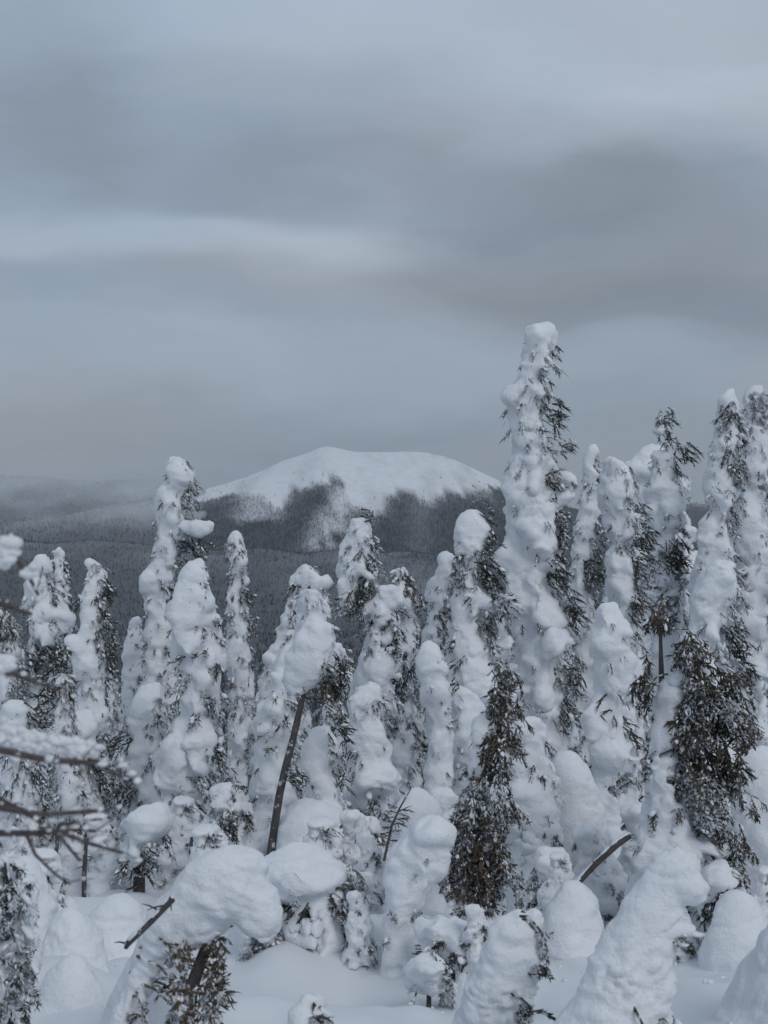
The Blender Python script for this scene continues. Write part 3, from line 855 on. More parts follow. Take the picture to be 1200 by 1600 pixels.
# ===== centre, far
T(23, 'pale spruce with a double rounded crown in front of the valley, centre right', '868:686-706 885:680-710 905:672-706 940:668-700 980:662-700 1040:660-700', '705,930,6,30,1.3 690,970,8,30,1.5', fol=.9)
T(20, 'small knobbly spruce behind the right shoulder of the central spruce', '886:612-636 910:608-646 950:612-650 1000:612-655 1060:610-660 1140:600-655', '636,915,9,20,1.2 655,940,12,24,1.3 625,1060,18,50,1.6 610,1120,20,36,1.5', fol=1.2)
T(20, 'spruce bowing to the left under an arched snow crown', '880:468-492 895:452-512 915:443-515 940:440-515 965:438-505 1000:424-490 1040:408-480 1090:400-475 1160:395-470', '462,925,6,16,1.1 455,965,9,24,1.2 415,1050,10,24,.8', '415,1035,14,13 505,915,14,18', fol=1.1, needle=M_NEEDLE_F)
# ===== centre
T(17.5, 'central spruce with a dark sprig beside its white rounded head', '812:546-576 828:540-588 850:537-592 870:532-588 885:526-592 910:524-594 925:522-600 950:555-622 975:560-628 1000:560-632 1040:560-635 1080:550-625 1120:545-618 1150:545-610', '577,812,8,13,1.6,.2,0 583,888,12,22,1.4 530,950,22,15,1.5 565,945,26,36,2.0,-.1 600,1000,14,26,1.2 620,1010,14,30,1.1', '607,935,24,26 560,895,30,24 535,915,16,12', fol=.9)
T(18, 'spruce with dark ragged right side just left of the tallest spruce', '806:722-752 822:714-758 840:716-764 862:708-758 885:708-752 905:712-745 940:702-775 980:700-770 1020:695-788 1060:680-790 1110:665-780 1160:668-760 1220:672-740', '764,802,12,6,1.2,.6,0 764,820,10,5,1.2,.6,0 768,850,15,22,1.7 720,890,14,26,1.2 765,905,22,32,1.8 785,950,24,26,1.9 765,975,18,14,1.5 745,850,10,12,1 730,930,14,16,.5 710,1045,20,18,.7', '742,852,15,9 755,945,20,14 790,1005,18,20', fol=.9)
T(16.5, 'smooth white snow finger standing left of the ragged spruce, lower centre', '1010:666-684 1030:657-692 1060:655-698 1090:660-702 1130:662-705 1190:665-700', '', fol=.35, rough=.6, boughs=False)
# ===== left, middle distance
T(17, 'broad stepped spruce with mushroom snow caps and dark pockets, left centre', '880:292-314 900:282-326 925:276-332 940:268-342 965:264-347 990:268-347 1015:274-346 1045:276-350 1075:280-354 1110:280-352 1140:262-356 1180:254-362 1220:248-340 1260:245-320 1300:250-310', '318,1030,24,14,.8 278,1030,13,26,.8 283,1085,12,18,1.0 328,1100,11,16,1.8 342,1185,14,18,1.8 318,1225,18,20,1.3 285,1290,24,26,1.8 345,1045,12,22,1.2', '312,1160,34,24 315,1125,14,15 270,1200,30,60 305,1090,22,12', fol=.7, rough=.7, vscale=1)
T(19, 'lower spruce carrying a rounded dome of snow beside the broad stepped spruce', '1074:222-256 1090:210-268 1115:205-264 1145:195-262 1180:190-250 1220:195-250 1270:200-255', '250,1118,14,18,1.1 196,1160,16,24,1.4 235,1165,14,22,.8 195,1235,22,34,1.5', '236,1100,28,20', fol=.9, rough=.5)
T(18, 'snow capped spruce with a wide smooth mushroom cap behind the bare branches, left', '1120:112-142 1135:102-160 1155:100-164 1175:108-150 1210:105-160 1260:110-170 1320:115-165', '155,1190,16,22,1.2 175,1225,20,34,1.3 125,1210,14,30,.9', '132,1140,32,20', fol=1.0, rough=.5)
T(17.5, 'thin frosted spruce at the left with dark hollows', '1050:80-110 1100:82-116 1160:80-118 1220:78-130 1290:84-135', '75,1080,18,44,1.8 100,1030,20,24,1.3 112,1185,12,26,1.1', fol=1.1)
T(15.5, 'bulging snow laden spruce at the left border below the bare branches', '1098:8-36 1120:5-45 1160:4-52 1210:0-60 1260:0-75 1330:5-80', '60,1130,18,40,1.6 70,1210,12,44,1.6 78,1250,10,30,1.4', fol=.8)
T(15, 'low drooping spruce with a wide smooth snow hood over hanging dark needles', '1255:205-258 1275:188-266 1300:180-266 1325:182-255 1345:190-250', '205,1345,16,24,1.5 238,1345,16,30,1.7 215,1375,8,20,1', '225,1290,42,34', fol=.8, rough=.4, trunk=[(222, 1300, 8), (218, 1360, 9), (217, 1420, 10)], ext=False)
T(13.5, 'small spruce with dark drooping tassels in front of the stepped spruce', '1230:338-362 1245:328-372 1265:325-368 1285:330-360 1300:312-350 1325:306-360', '378,1228,16,10,1.8,.8 352,1290,20,24,1.7,.2 368,1310,14,18,1.6,.4 335,1265,8,18,1.2', '', fol=.9, needle=M_NEEDLE_D)
# ===== centre, middle distance
T(14.2, 'leaning spruce, dark bare trunk under a long diagonal snow load', '965:488-515 985:472-522 1005:462-524 1030:452-515 1050:446-500 1070:443-480 1082:448-468', '520,1070,24,32,1.9,.5,0 535,1050,16,30,1.6,.5,0 535,1135,13,34,1.2,.5,0 505,1045,14,12,.9,.5,0 462,1225,20,24,1.0,.6,0', '', name='leaning_spruce', ext=False, fol=.4,
  trunk=[(505, 985, 3), (490, 1035, 4), (475, 1080, 4.8), (459, 1150, 5.5), (447, 1195, 6), (437, 1240, 6.2), (430, 1285, 6.4), (424, 1325, 6.6), (417, 1385, 6.8)], rough=.5, k=.03, boughs=False, barkmat=M_BARK)
T(16.5, 'egg shaped snow load perched left of the leaning trunk head', '920:468-490 935:460-502 960:456-508 985:450-500 1005:450-480 1060:420-470 1120:400-470 1200:400-460', '450,1110,20,30,1.0 425,1150,20,40,.7', '430,1110,20,14', fol=1.0, rough=.6, boughs=False)
T(15.5, 'spruce with a thick rounded skirt of snow at its foot, below the central spruce', '1075:548-600 1100:545-605 1140:542-600 1170:538-605 1190:535-632 1215:530-642 1240:535-635 1262:560-620', '575,1270,24,22,1.3 610,1268,18,18,1.1 560,1182,9,14,.8 590,1165,9,14,.8', '590,1210,50,34', fol=.5, rough=.5)
T(14.6, 'small white spruce with a rounded head right of the leaning trunk', '1140:492-512 1160:480-528 1185:474-532 1205:478-530 1240:490-545 1280:500-556', '540,1225,14,20,1.2 522,1165,8,18,1.1', '', fol=.6, rough=.5)
T(17, 'white spruce draped in smooth lobes, between the ragged spruce and the drooping one', '1085:690-740 1110:680-765 1150:690-765 1200:690-750 1260:698-735 1330:700-740', '708,1075,16,12,.8 715,1125,18,10,.8 695,1210,6,34,1.5 770,1130,8,24,1.2', '715,1150,34,36', fol=.5, rough=.6)
T(10.8, 'dark drooping spruce with long hanging needle strands, centre right', '1120:745-775 1160:742-780 1200:735-790 1260:728-790 1320:725-780 1380:720-770', '795,1062,24,30,1.6,.2 780,1110,26,34,1.6,.1 815,1130,17,16,1.4,.7 785,1165,34,44,1.9,.2 765,1220,44,36,1.5,.1 748,1275,44,40,1.4,0 800,1275,26,28,1.2,.5 730,1335,42,46,1.6,-.1 775,1350,40,44,1.5,.3 745,1390,48,26,1.4,0 808,1395,14,30,1.2,.4 700,1370,26,30,1.5,-.4 712,1320,22,26,1.3,-.3 725,1265,20,24,1.1,-.3', '756,1098,12,14', fol=.5, needle=M_NEEDLE_D, droop=-1.15, name='drooping_spruce', bits=1.3)
T(13.5, 'conical white spruce with steep smooth sides behind the drooping spruce', '1135:815-842 1160:812-858 1200:806-870 1250:806-880 1300:800-890 1350:800-890', '820,1290,16,16,1.2,.5 846,1300,8,10,1', '790,1080,30,24,.1', fol=.3, rough=.5, lump=1.3)
T(15, 'pillar of snow with a rounded top between the two right hand dark spruces', '949:938-966 965:924-976 985:920-978 1010:921-979 1040:924-984 1070:926-986 1090:926-982 1110:922-975 1150:915-985 1190:925-1000 1225:915-995 1250:900-995', '935,1110,16,24,1.0 910,1215,18,24,1.3 965,1225,28,20,1.5 985,1150,12,26,1.3 950,1130,16,14,.9', '960,1190,32,28 925,1125,18,34', fol=.5, rough=.5, boughs=False)
T(17, 'wide spruce with a bulging snow head and blue shaded front, far right', '882:1108-1148 900:1096-1160 925:1090-1166 950:1080-1160 980:1066-1155 1020:1060-1150 1070:1060-1150 1130:1070-1160 1200:1080-1180', '1140,985,20,20,1.2 1155,1010,20,40,1.6 1165,1070,14,40,1.7 1095,1000,8,26,.7 1140,905,8,20,.6 1170,1120,12,30,1.3', '1125,925,32,30', fol=.6, rough=.6)
T(11.8, 'big dark open spruce with visible trunk and brown needles, right side', '1085:1032-1062 1130:1024-1058 1180:1015-1060 1230:1005-1075 1280:992-1110 1330:985-1120 1380:985-1110', '1028,975,24,30,1.3,0,0 1000,1075,22,44,1.0,-.5,0 1075,1030,38,32,1.7,.5,0 1105,1080,50,44,1.9,.5,0 1085,1150,52,46,1.6,.4 1135,1130,38,44,1.4,.6,0 1085,1215,46,50,1.5,.3 1135,1205,36,44,1.3,.5,0 1112,1280,34,40,1.5,.3,0 1165,1262,24,18,1.2,.7,0 1160,1170,14,26,1.0,.6,0 1050,1330,24,24,1.0 1130,1360,28,34,1.6,.3,0 1075,1375,24,24,1.2,.2,0 1155,1325,26,24,1.2,.6,0 1015,1180,12,40,.6,-.4 1180,1160,18,20,1.0,.6,0', '1045,1060,14,16 1035,960,8,7', name='dark_spruce', fol=.4, needle=M_NEEDLE_D, droop=-.85, bits=1.2,
  trunk=[(1031, 955, 1.5), (1033, 1040, 4), (1035, 1120, 6), (1034, 1200, 8), (1030, 1290, 9), (1025, 1390, 11)], barkmat=M_BARK)
# ===== lower right slopes and mounds
MND = dict(cat='snow mound', name='snow_mound', fol=0, rough=.35, smoothbase=True, lump=1.2)
T(14, 'large smooth snow slope mound behind the slanting log', '1180:868-905 1210:852-930 1250:850-948 1300:850-958 1350:860-960', **MND)
T(13.5, 'steep white snow ridge at the right edge above the dark hollow', '1180:1150-1230 1220:1135-1260 1280:1130-1280 1360:1140-1300', **MND)
T(10.2, 'rounded egg like snow hump under the lower end of the slanting log', '1378:880-915 1395:862-930 1425:848-942 1460:836-952 1510:820-970', **MND)
T(9.5, 'blue shaded snow dome right of the big foreground snow wedge', '1408:1130-1172 1425:1108-1200 1460:1090-1228 1510:1070-1245', **MND)
T(6.6, 'smooth foreground snow slope in the lower right corner', '1440:1210-1330 1500:1150-1400 1560:1100-1450 1640:1060-1480', **MND)
T(8.4, 'low rounded snow swell at the foot of the corner slope', '1555:1085-1125 1575:1060-1150 1620:1040-1170', **MND)
T(12, 'round snow dome below the thin bare sapling, lower centre', '1242:630-660 1255:612-680 1280:604-690 1320:604-690 1370:604-690', **MND)
T(14.3, 'wide snow bank at the foot of the leaning trunk', '1262:440-520 1285:420-555 1320:405-560 1370:400-560', **MND)
T(9.2, 'big round snow dome at the lower left', '1428:85-130 1445:64-152 1480:42-176 1540:20-200', **MND)
T(8.2, 'small peaked snow hump in front of the lower left dome', '1508:102-134 1525:84-154 1560:60-180 1610:36-205', **MND)
T(11.5, 'rising snow bank beside the left border, behind the near frosted bough', '1345:20-60 1370:5-82 1410:-20-92 1470:-40-95', **MND)
T(12.5, 'low snow mound between the thin left trunks', '1400:96-118 1412:88-128 1440:84-132', **MND)
T(16, 'pointed snow cone between the thin trunks at left', '1335:100-120 1370:85-140 1430:75-150', **MND)
T(11, 'long gentle snow swell left of the fallen log', '1412:150-215 1430:125-245 1470:110-260', **MND)
#T(8.6, 'broad snow swell sweeping across the bottom centre', '1480:560-640 1520:520-680 1580:480-720', **MND)
#T(8, 'low snow swell at the bottom left of centre', '1520:360-430 1555:335-460 1610:320-490', **MND)

# ===== lower centre drooping masses
T(10.6, 'wide drooping spruce bough heap with a smooth snow roof, lower centre', '1325:410-470 1345:400-540 1365:402-566 1385:440-572 1400:450-570', '470,1420,22,34,1.4 500,1445,20,34,1.7 530,1390,16,28,1.2 560,1370,22,22,1.2 495,1480,18,14,1.2 560,1415,14,20,1', '490,1362,62,36 440,1362,42,46 572,1378,22,26 528,1385,40,34 410,1395,26,34', fol=.8, rough=.6)
T(10.0, 'arched snow covered tree bent over its own dark trunk, lower centre', '1290:660-700 1310:628-702 1335:606-690 1365:594-680 1400:590-665 1440:592-650 1475:600-650 1540:596-665', '640,1415,9,26,.7 655,1360,7,20,.6', '670,1300,30,18', fol=.3, rough=.5, k=.03, ext=False, name='bent_snowy_tree',
  trunk=[(672, 1325, 4), (660, 1375, 5), (645, 1420, 8), (632, 1480, 8), (628, 1530, 8)], boughs=False)
T(9.6, 'low snowy bough reaching right from the bent tree', '1440:650-760 1455:640-770 1475:650-765', '690,1475,14,14,.9 730,1490,24,22,1.2 700,1495,10,16,.8', '665,1460,26,20 715,1465,36,24 712,1490,16,20', fol=1.0, ext=False, name='snowy_bough', cat='snowy bough', rough=.6)
T(10.4, 'half buried fir with a drooping fringe of frosted twigs under the mushroom cap', '1430:385-425 1450:378-435 1480:376-436 1500:385-430', '400,1480,22,26,1.1 420,1505,14,18,1.3', '405,1450,30,24', fol=1.2, ext=False, name='half_buried_fir', rough=.7, needle=M_NEEDLE_F)
T(9.0, 'low bush of frosted twigs poking from the snow left of the foreground stub', '1500:650-690 1515:635-705 1535:640-700', '665,1520,24,12,1.0 690,1512,12,10,1.0', '668,1505,26,14', fol=1.2, name='frosted_bush', cat='bush', rough=.8, ext=False, needle=M_NEEDLE_F)
T(12.8, 'snow heaped fir with a hanging dark fringe behind the arched tree', '1345:560-600 1365:548-612 1395:545-615 1430:550-612', '575,1405,24,20,1.5 600,1385,12,18,1.3', '580,1365,34,22', fol=1.3, rough=.7)
T(12.4, 'squat snow loaded fir with dark fringe just right of the drooping spruce', '1335:835-870 1355:825-890 1390:822-892 1430:825-890', '850,1390,22,22,1.4 875,1375,12,20,1.2', '855,1350,30,20', fol=1.3, rough=.7)
T(11.2, 'dark fringed fir crouching in the hollow right of the biggest snow wedge', '1345:1100-1150 1370:1090-1165 1400:1095-1160', '1125,1395,26,24,1.5 1150,1400,18,26,1.4 1105,1420,14,20,1.1', '1125,1362,34,20', fol=1.4, rough=.7, needle=M_NEEDLE)
T(12.2, 'frost fringed fir bough heap left of the short thick trunk at left', '1330:40-80 1350:30-100 1380:30-100', '70,1370,26,16,1.2', '62,1345,34,18', fol=1.3, rough=.7)
T(14.5, 'frosted bush of twigs under the snow bank, lower centre', '1290:540-600 1310:520-610 1330:520-600', '560,1320,30,12,1.2 585,1310,16,16,1.2', '545,1300,36,14', fol=1.0, name='frosted_bush', cat='bush', rough=.7)
# ===== foreground
T(6.6, 'foreground spruce with a huge snow mushroom cap over a hollow of brown twigs', '1345:300-385 1375:285-400 1400:275-390 1430:262-345 1455:250-312 1490:226-270 1530:202-244 1570:180-226 1620:155-208',
  '326,1472,24,24,1.9,.3,0 336,1512,20,42,2.0,.2,0 334,1565,24,38,2.0,.2,0 290,1505,36,46,1.5,-.1,0 282,1565,48,38,1.7,-.2,0 315,1600,34,26,1.6,.3,0 232,1580,26,28,1.4,-.4,0', '350,1382,66,54,-.02 398,1402,46,56,-.02 318,1394,44,52,-.02 418,1425,27,38,-.05 385,1358,48,34,.0 345,1352,40,28,.0 262,1450,30,38,.0', fol=0, rough=.75, name='mushroom_capped_spruce', needle=M_NEEDLE_B, k=.026, bits=.6, stack=24, depth=.8, lump=1.0,
  trunk=[(345, 1420, 6), (322, 1480, 9), (300, 1540, 11), (285, 1640, 13)], barkmat=M_BARK)
T(7.4, 'snow slope running down left of the mushroom capped spruce', '1440:240-290 1480:220-280 1530:190-270 1600:150-260', **MND)
T(6.3, 'largest foreground snow wedge, leaning right with two overhanging lips', '1323:1042-1070 1338:1018-1082 1360:1000-1084 1385:983-1080 1420:962-1068 1470:932-1064 1530:898-1058 1590:858-1072 1640:826-1085',
  '1067,1482,5,14,.7,.5 1025,1602,40,12,1.2,.6', '1066,1380,42,36,-.02,1 1058,1352,42,28,.0,1 1080,1392,28,26,-.03,1 1084,1455,24,8,-.03,1 1058,1448,34,20,-.02,1', fol=.06, rough=1.0, lump=.22, name='foreground_snowy_tree', k=.012, bits=.4, stack=30, depth=.75)
T(7.2, 'foreground snow stub with a ragged crusty right edge, lower right of centre', '1416:800-848 1430:776-852 1460:758-853 1490:746-848 1520:732-842 1560:716-832 1610:698-824', '842,1512,14,12,1.4,.7,0 826,1578,26,12,1.5,.5 850,1480,5,22,.6', '', fol=.15, rough=1.4, name='foreground_snowy_tree', k=.014, bits=.4, stack=28, depth=.8, lump=.35)
T(6.3, 'small crusted snow tip poking up at the bottom edge, left of centre', '1567:480-500 1580:466-520 1600:458-534 1640:450-545', '492,1590,18,8,.5', '', fol=.15, rough=1.3, bits=.5, name='foreground_snowy_tree')
T(6.8, 'near spruce with dark frosted boughs in the lower left corner', '1340:-10-20 1380:-20-40 1430:-25-50 1490:-25-45 1550:-25-50 1620:-30-60', '15,1390,24,30,1.4,.3 45,1425,22,16,1.5,.8 20,1470,30,34,1.5,.4 35,1530,28,44,1.5,.5 12,1580,34,30,1.3,.3', '', fol=.4, needle=M_NEEDLE_F, bits=1.5)
print('STATS', STATS)

# ---------------------------------------------------------------- thin things
def pt(px, py, D): return ((px - 600) * D / F, D, (800 - py) * D / F)
def stick(name, label, cat, pts, D, mat, snow=True, sides=8):
    P = [pt(a, b, D + (c_[0] if c_ else 0)) for a, b, r, *c_ in pts]; rad = [p[2] * D / F for p in pts]
    root = bpy.data.objects.new(name, None); SC.collection.objects.link(root)
    root.location = P[0]; tag(root, label, cat)
    mb = MB(); o0 = Vector(P[0]); P = [Vector(p) - o0 for p in P]
    mb.tube([tuple(p) for p in P], rad, sides)
    for q in range(7 if sides == 8 else 0):
        i_ = random.randrange(len(P) - 1); u_ = P[i_].lerp(P[i_ + 1], random.random()); v_ = Vector((random.uniform(-1, 1), random.uniform(-1, .2), random.uniform(-.2, .5))).normalized() * random.uniform(.03, .13)
        mb.tube([tuple(u_), tuple(u_ + v_ * .6 + Vector((0, 0, .005))), tuple(u_ + v_)], [.006, .004, .0015], 3)
    mb.build('stem', mat, root, smooth=False)
    return root, P, rad
def ridge_snow(root, P, rad, w=.9, h=.6, mat=M_SNOW):
    mb = MB(); n = 14; Q = []; rr = []
    for i in range(n + 1):
        t = i / n * (len(P) - 1); a = min(int(t), len(P) - 2); f = t - a
        Q.append(P[a].lerp(P[a + 1], f) + Vector((0, 0, (rad[a] * (1 - f) + rad[a + 1] * f) * h))); rr.append((rad[a] * (1 - f) + rad[a + 1] * f) * w * random.uniform(.6, 1.15))
    rr[0] *= .4; rr[-1] *= .4
    mb.tube([tuple(q) for q in Q], rr, 8)
    mb.build('snow_strip', mat, root, smooth=True)
r_, P_, d_ = stick('fallen_log', 'dark fallen log slanting out of the snow beside the mushroom capped spruce', 'log', [(270, 1404, 5.5), (235, 1440, 5.5), (200, 1474, 5), (196, 1482, 3)], 6.25, M_BARK)
ridge_snow(r_, P_, d_)
r_, P_, d_ = stick('leaning_log', 'grey bare log slanting up to the right with a broken upper end', 'log', [(895, 1388, 5), (930, 1350, 5.5), (965, 1318, 6), (985, 1305, 5)], 11.2, M_BARK)
ridge_snow(r_, P_, d_, .8, .7)
for (px, y0, y1, r0, D, lb) in [(89, 1290, 1370, 3.5, 17.3, 'dark thin trunk at far left, leftmost of the bare trunks'),
                            (133, 1310, 1422, 4, 13.5, 'bare dark trunk standing in the snow, longest of the left trunks'),
                            (150, 1290, 1352, 6, 15.5, 'short thick dark trunk just right of the longest bare trunk'),
                            (80, 1360, 1392, 3, 15, 'thin crooked stem leaning out of the snow beside the left bank'),
                            (298, 1308, 1334, 3.5, 14.5, 'short dark stub showing under the stepped spruce')]:
    g_ = gz((px - 600) * D / F, D)
    stick('thin_bare_tree', lb, 'bare tree', [(px + 2, y0, r0 * .7), (px + random.uniform(-2, 2), (y0 + y1) / 2, r0), (px - 2, 800 - (g_ - .1) / D * F, r0)], D, M_BARK)
# sapling
r_, P_, d_ = stick('bare_sapling', 'thin dark sapling with a few upward side shoots in front of the round dome', 'sapling', [(600, 1345, 2.2), (612, 1290, 1.8), (625, 1262, 1.4), (642, 1232, .8)], 11.3, M_TWIG)
fm = MB()
Pp = []; Dd = []; Ss = []
for i in range(13):
    t = .15 + .55 * i / 13 ; a = int(t * 3); f = t * 3 - a; q = P_[a].lerp(P_[a + 1], f)
    sd_ = 1 if i % 2 else -1
    Pp.append(tuple(q)); Dd.append((sd_ * 1.0, random.uniform(-.6, .3), .35)); Ss.append(random.uniform(.08, .15))
scatter(fm, SPRIG[1], np.array(Pp), np.array(Dd), np.array(Ss)); fm.build('branch', M_NEEDLE_D, r_)

# the larch that stands just outside the left edge and reaches into view, out of focus
def larch():
    D = 3.3
    root = bpy.data.objects.new('bare_larch', None); SC.collection.objects.link(root)
    bx, by = -1.75, 3.5; g = gz(bx, by); root.location = (bx, by, g)
    tag(root, 'bare brown branches of a larch reaching in from the left, dusted with snow', 'bare tree')
    O = Vector((bx, by, g))
    mb = MB(); mb.tube([(0, 0, -.1), (.02, 0, 1.0), (0, .02, 2.2), (.03, 0, 3.2)], [.085, .07, .05, .02], 10); mb.build('trunk', M_TWIG, root, smooth=True)
    def W(px, py, dd=0): return Vector(pt(px, py, D + dd)) - O
    main = [[(-180, 1100), (0, 1172), (60, 1185), (110, 1190), (150, 1192), (185, 1212), (215, 1222)],
            [(-180, 1250), (0, 1262), (60, 1272), (110, 1270), (170, 1266)],
            [(-180, 1310), (0, 1302), (50, 1302), (95, 1300), (140, 1318), (200, 1335)],
            [(-180, 1200), (0, 1250), (50, 1275), (90, 1303), (125, 1345)],
            [(40, 1300), (55, 1335), (85, 1365), (110, 1382)],
            [(-180, 1010), (0, 1045), (40, 1060), (85, 1075)],
            [(-180, 900), (-20, 935), (20, 950), (50, 960)],
            [(-180, 780), (-30, 830), (20, 865), (45, 900), (60, 930)],
            [(90, 1290), (130, 1282), (160, 1280)], [(100, 1300), (130, 1296), (150, 1300)]]
    for bi, pl in enumerate(main):
        mb = MB(); P = [W(a, b, -.15 + .05 * bi + .02 * i) for i, (a, b) in enumerate(pl)]
        n = len(P); rad = [.0085 * (1 - i / (n + .3)) + .0022 for i in range(n)]
        if bi in (4, 8, 9): rad = [r * .55 for r in rad]
        if bi < 4 or 5 <= bi <= 7: P.insert(0, Vector((.0, 0, P[0].z + .02))); rad.insert(0, .02)
        mb.tube([tuple(p) for p in P], rad, 6)
        sn = MB(); cp = []; cs = []
        for i in range(1, len(P)):
            seg = P[i] - P[i - 1]; m = max(2, int(seg.length / .018))
            for q in range(m):
                u = P[i - 1] + seg * ((q + random.random()) / m)
                if u.x < 1.0 * -.0 + .75: continue
                if random.random() < .62:
                    d = Vector((random.uniform(.2, 1), random.uniform(-.6, .6), random.uniform(-.55, .45))).normalized(); ln = random.uniform(.02, .085)
                    mb.tube([tuple(u), tuple(u + d * ln * .5 + Vector((0, 0, .002))), tuple(u + d * ln)], [.0022, .0016, .0008], 3)
                    if random.random() < .5: cp.append(tuple(u + d * ln * .6 + Vector((0, 0, .004)))); cs.append(random.uniform(.003, .009))
                if random.random() < (.85 if bi in (0, 7) else .4): cp.append(tuple(u + Vector((0, 0, random.uniform(.003, .03 if bi == 0 else .012))))); cs.append(random.uniform(.003, .012 if bi in (0, 7) else .008))
        if bi == 7:
            for q in range(26): cp.append(tuple(W(random.uniform(-10, 20), random.uniform(845, 880)))); cs.append(random.uniform(.012, .024))
            for q in range(10): cp.append(tuple(W(random.uniform(38, 52), random.uniform(885, 900)))); cs.append(random.uniform(.006, .014))
        if bi == 0:
            for q in range(110):
                u = random.random(); cp.append(tuple(W(5 + 150 * u, 1150 + 22 * u + random.uniform(-14, 14) * (1 - .4 * u)))); cs.append(random.uniform(.006, .015))
        if bi == 5:
            for q in range(30): cp.append(tuple(W(random.uniform(-10, 15), random.uniform(1028, 1045)))); cs.append(random.uniform(.01, .018))
        mb.build('branch', M_TWIG, root)
        if cp:
            clumps(sn, np.array(cp), np.array(cs), ICO2); sn.build('clinging_snow', M_SNOW, root, smooth=True, kind='stuff')
larch()

# ---------------------------------------------------------------- background trees down the slope (copies of a few kinds)
def auto_kind(i, D=32):
    r0 = random.Random(500 + i)
    top = 800 ; base_py = 800 - gz(0, D) / D * F
    # built round its own axis at x = 0, then copied
    hpx = (4.6 + .5 * i) / D * F
    rows = []; x = 600
    for q in range(9):
        t = q / 8; w = (5 + 26 * t ** .8 + r0.uniform(-4, 4)); x_ = 600 + r0.uniform(-5, 5) + 4 * math.sin(t * 5 + i)
        rows.append('%.0f:%.0f-%.0f' % (base_py - hpx * (1 - t * .93), x_ - w, x_ + w))
    dark = ' '.join('%.0f,%.0f,%.0f,%.0f,%.1f' % (600 + r0.uniform(4, 22), base_py - hpx * u, 9, 20, 1.1) for u in (.2, .35, .5, .65, .8))
    return tree(D, 'snow plastered spruce in the row behind', ' '.join(rows), dark, fol=1.25, seed=900 + i, vscale=1.25, needle=(M_NEEDLE, M_NEEDLE_F)[i % 2])
def copy_tree(o, parent=None):
    c = o.copy(); SC.collection.objects.link(c); c.parent = parent
    for ch in o.children: copy_tree(ch, c)
    return c
kinds = [auto_kind(i) for i in range(4)]
spots = []; CNT = {}
MARKS = [(60, 'round topped left spruce'), (150, 'knob tipped narrow spruce'), (283, 'tall leaning spruce'), (368, 'slender spire'), (480, 'arched crown'), (565, 'central spruce'),
         (695, 'double crowned pale spruce'), (835, 'tallest spruce'), (950, 'rounded snow pillar'), (1035, 'dark tufted spruce'), (1135, 'frosted tall spruce'), (1200, 'right photo edge')]
# (px of the axis, D, row of the top)
for px, D, top in [(20, 27, 1010), (62, 30, 1000), (175, 27, 1040), (225, 31, 1075), (395, 26, 1075), (410, 31, 1010), (345, 28, 1030), (470, 27, 1010), (505, 30, 1000), (545, 27, 1010),
                   (600, 30, 985), (640, 27, 1010), (665, 29, 985), (720, 27, 960), (760, 30, 930), (820, 28, 960), (900, 27, 900), (925, 30, 880), (965, 30, 900), (1000, 29, 870), (1045, 27, 900), (1080, 30, 880),
                   (1115, 27, 930), (1150, 29, 860), (1185, 30, 880), (1085, 33, 850), (-30, 28, 960), (-70, 30, 900), (1235, 27, 700), (1270, 30, 760), (1310, 28, 720), (-110, 26, 900),
                   (130, 29, 1080), (290, 29, 1050), (430, 36, 1085), (560, 35, 1060), (700, 35, 1040), (860, 36, 960), (30, 36, 1070), (220, 38, 1120), (350, 37, 1100), (640, 38, 1080),
                   (200, 23, 1110), (330, 21, 1140), (400, 22, 1120), (440, 21, 1170), (520, 21, 1130), (620, 20, 1180), (655, 22, 1110), (735, 22, 1120), (870, 22, 1130), (40, 22, 1190), (140, 21, 1200), (900, 19, 1190), (1010, 20, 1130), (1190, 20, 1130)]:
    spots.append((px, D, top))
for i, (px, D, top) in enumerate(spots):
    k_ = kinds[i % 4]; o = k_ if i < 4 else copy_tree(k_)
    x = (px - 600) * D / F; g = gz(x, D)
    want = (800 - top) * D / F - g; have = 4.6 + .5 * (i % 4)
    s_ = max(.5, want / have)
    o.location = (x, D, g - .05); o.scale = (s_ * .95, s_ * .95, s_); o.rotation_euler = (0, R(random.uniform(-3, 3)), R(random.uniform(-25, 25)))
    land = min(MARKS, key=lambda m: abs(m[0] - px)); side = 'left' if px < land[0] else 'right'
    CNT.setdefault((land[1], side), []).append((abs(px - land[0]), o))
    o['group'] = 'snow plastered spruces filling the row behind'
ORD = ['nearest', 'second', 'third', 'fourth', 'fifth', 'sixth']
for (lm, side), li in CNT.items():
    for q, (_, o) in enumerate(sorted(li, key=lambda v: v[0])):
        o['label'] = 'snowy spruce in the back row, %s %s of the %s' % (ORD[min(q, 5)], side, lm)

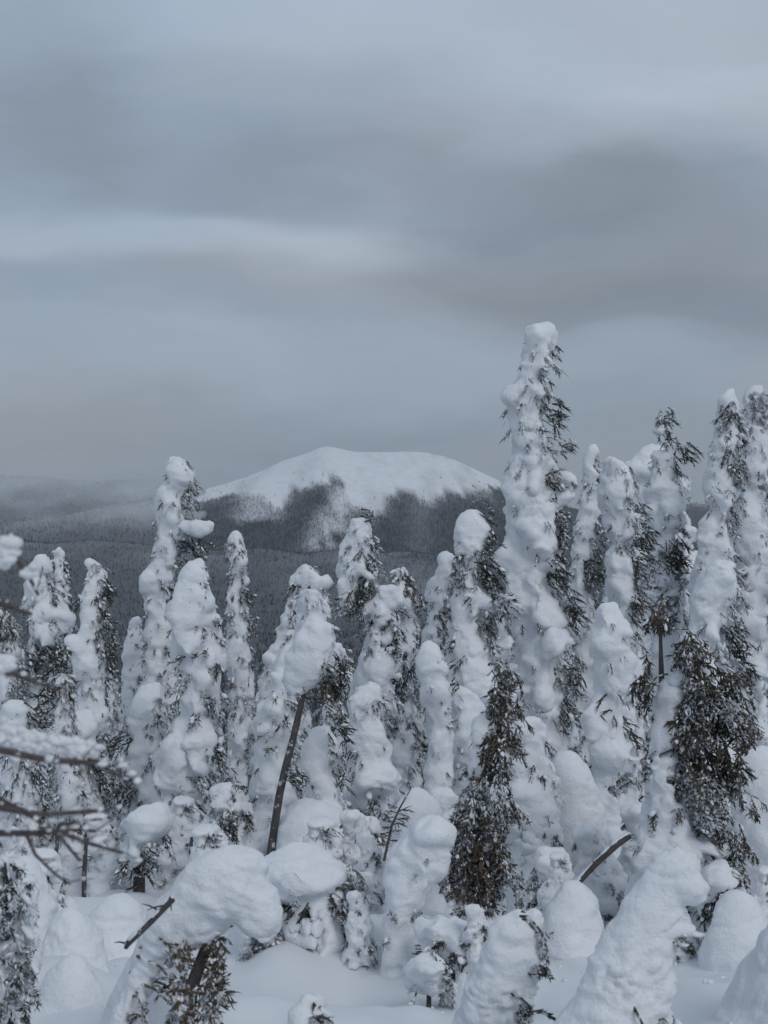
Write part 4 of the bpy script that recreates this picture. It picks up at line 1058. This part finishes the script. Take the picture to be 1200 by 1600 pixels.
def young_kind(i):
    r0 = random.Random(700 + i); D = 14; base_py = 800 - gz(0, D) / D * F
    hpx = 1.5 / D * F; rows = []
    for q in range(6):
        t = q / 5; w = (12 + 40 * t ** .7 + r0.uniform(-5, 5)); x_ = 600 + r0.uniform(-6, 6) + 22 * (1 - t) ** 1.5 * (1 if i % 2 else -1)
        rows.append('%.0f:%.0f-%.0f' % (base_py - hpx * (1 - t * .9), x_ - w, x_ + w))
    return tree(D, 'half buried young spruce', ' '.join(rows), '', fol=.9 + .3 * (i % 2), seed=950 + i, rough=.7, vscale=1.2, k=.035, name='young_spruce', cat='young spruce', needle=(M_NEEDLE_F, M_NEEDLE)[i % 2])
def crumbs():
    n = 900; yy = rng.uniform(4.5, 15, n); xx = rng.uniform(-.32, .32, n) * yy
    k_ = fbm2(xx * .9, yy * .9 + 5, 2) > -.02; xx, yy = xx[k_], yy[k_]; n = len(xx)
    P = np.stack([xx, yy, height(xx, yy) + .004], 1); mb = MB()
    clumps(mb, P, .006 + .030 * rng.random(n) ** 3, ICO)
    o = mb.build('fallen_snow_clumps', M_SNOW, smooth=True, kind='stuff')
    tag(o, 'crumbs of fallen snow scattered over the drifts between the trees', 'snow')
crumbs()
YK = [young_kind(i) for i in range(3)]
for i, (px, D, top, sx, lb) in enumerate([
        (395, 14.8, 1225, 1.0, 'young snowy spruce left of the leaning dark trunk'), (470, 13.2, 1275, 1.2, 'young spruce loaded with snow right of the foot of the leaning trunk'),
        (545, 13.4, 1265, 1.0, 'young spruce below the thick snow skirt of the central spruce'), (688, 12.6, 1235, .9, 'young spruce pressed against the left side of the dark drooping spruce'),
        (868, 11.6, 1330, 1.0, 'young snowed under spruce right of the dark drooping spruce foot'), (1060, 9.8, 1390, .9, 'young spruce in the hollow behind the largest snow wedge'),
        (1130, 12.2, 1310, 1.2, 'young spruce below the big dark open spruce'), (1180, 10.4, 1350, .9, 'young spruce right of the snow wedge near the photo edge'),
        (40, 12.8, 1290, 1.2, 'young spruce behind the rising bank at the left border'), (175, 15.6, 1265, 1.1, 'young spruce behind the short thick trunk at left'),
        (320, 11.6, 1290, 1.1, 'young spruce just behind the huge snow mushroom cap'), (560, 10.2, 1430, .8, 'young spruce left of the arched snow covered tree'),
        (745, 9.4, 1430, .9, 'young spruce at the foot of the dark drooping spruce'), (262, 16, 1245, 1.0, 'young spruce under the broad stepped spruce'),
        (940, 13, 1290, 1.0, 'young spruce behind the slanting bare log'), (600, 12.4, 1300, .8, 'young spruce behind the thin bare sapling'),
        (20, 8.6, 1500, .8, 'young spruce beside the near frosted boughs at lower left'), (1010, 13.4, 1260, 1.1, 'young spruce against the trunk of the big dark open spruce')]):
    o = YK[i] if i < 3 else copy_tree(YK[i % 3])
    x = (px - 600) * D / F; g = gz(x, D); want = (800 - top) * D / F - g; s_ = min(max(want / 1.5, .35), 1.5)
    o.location = (x, D, g - .04); o.scale = (s_ * sx * 1.4, s_ * sx * 1.4, s_); o.rotation_euler = (0, R(random.uniform(-9, 9)), R(random.uniform(-40, 40)))
    o['label'] = lb; o['group'] = 'young spruces half buried between the tall ones'
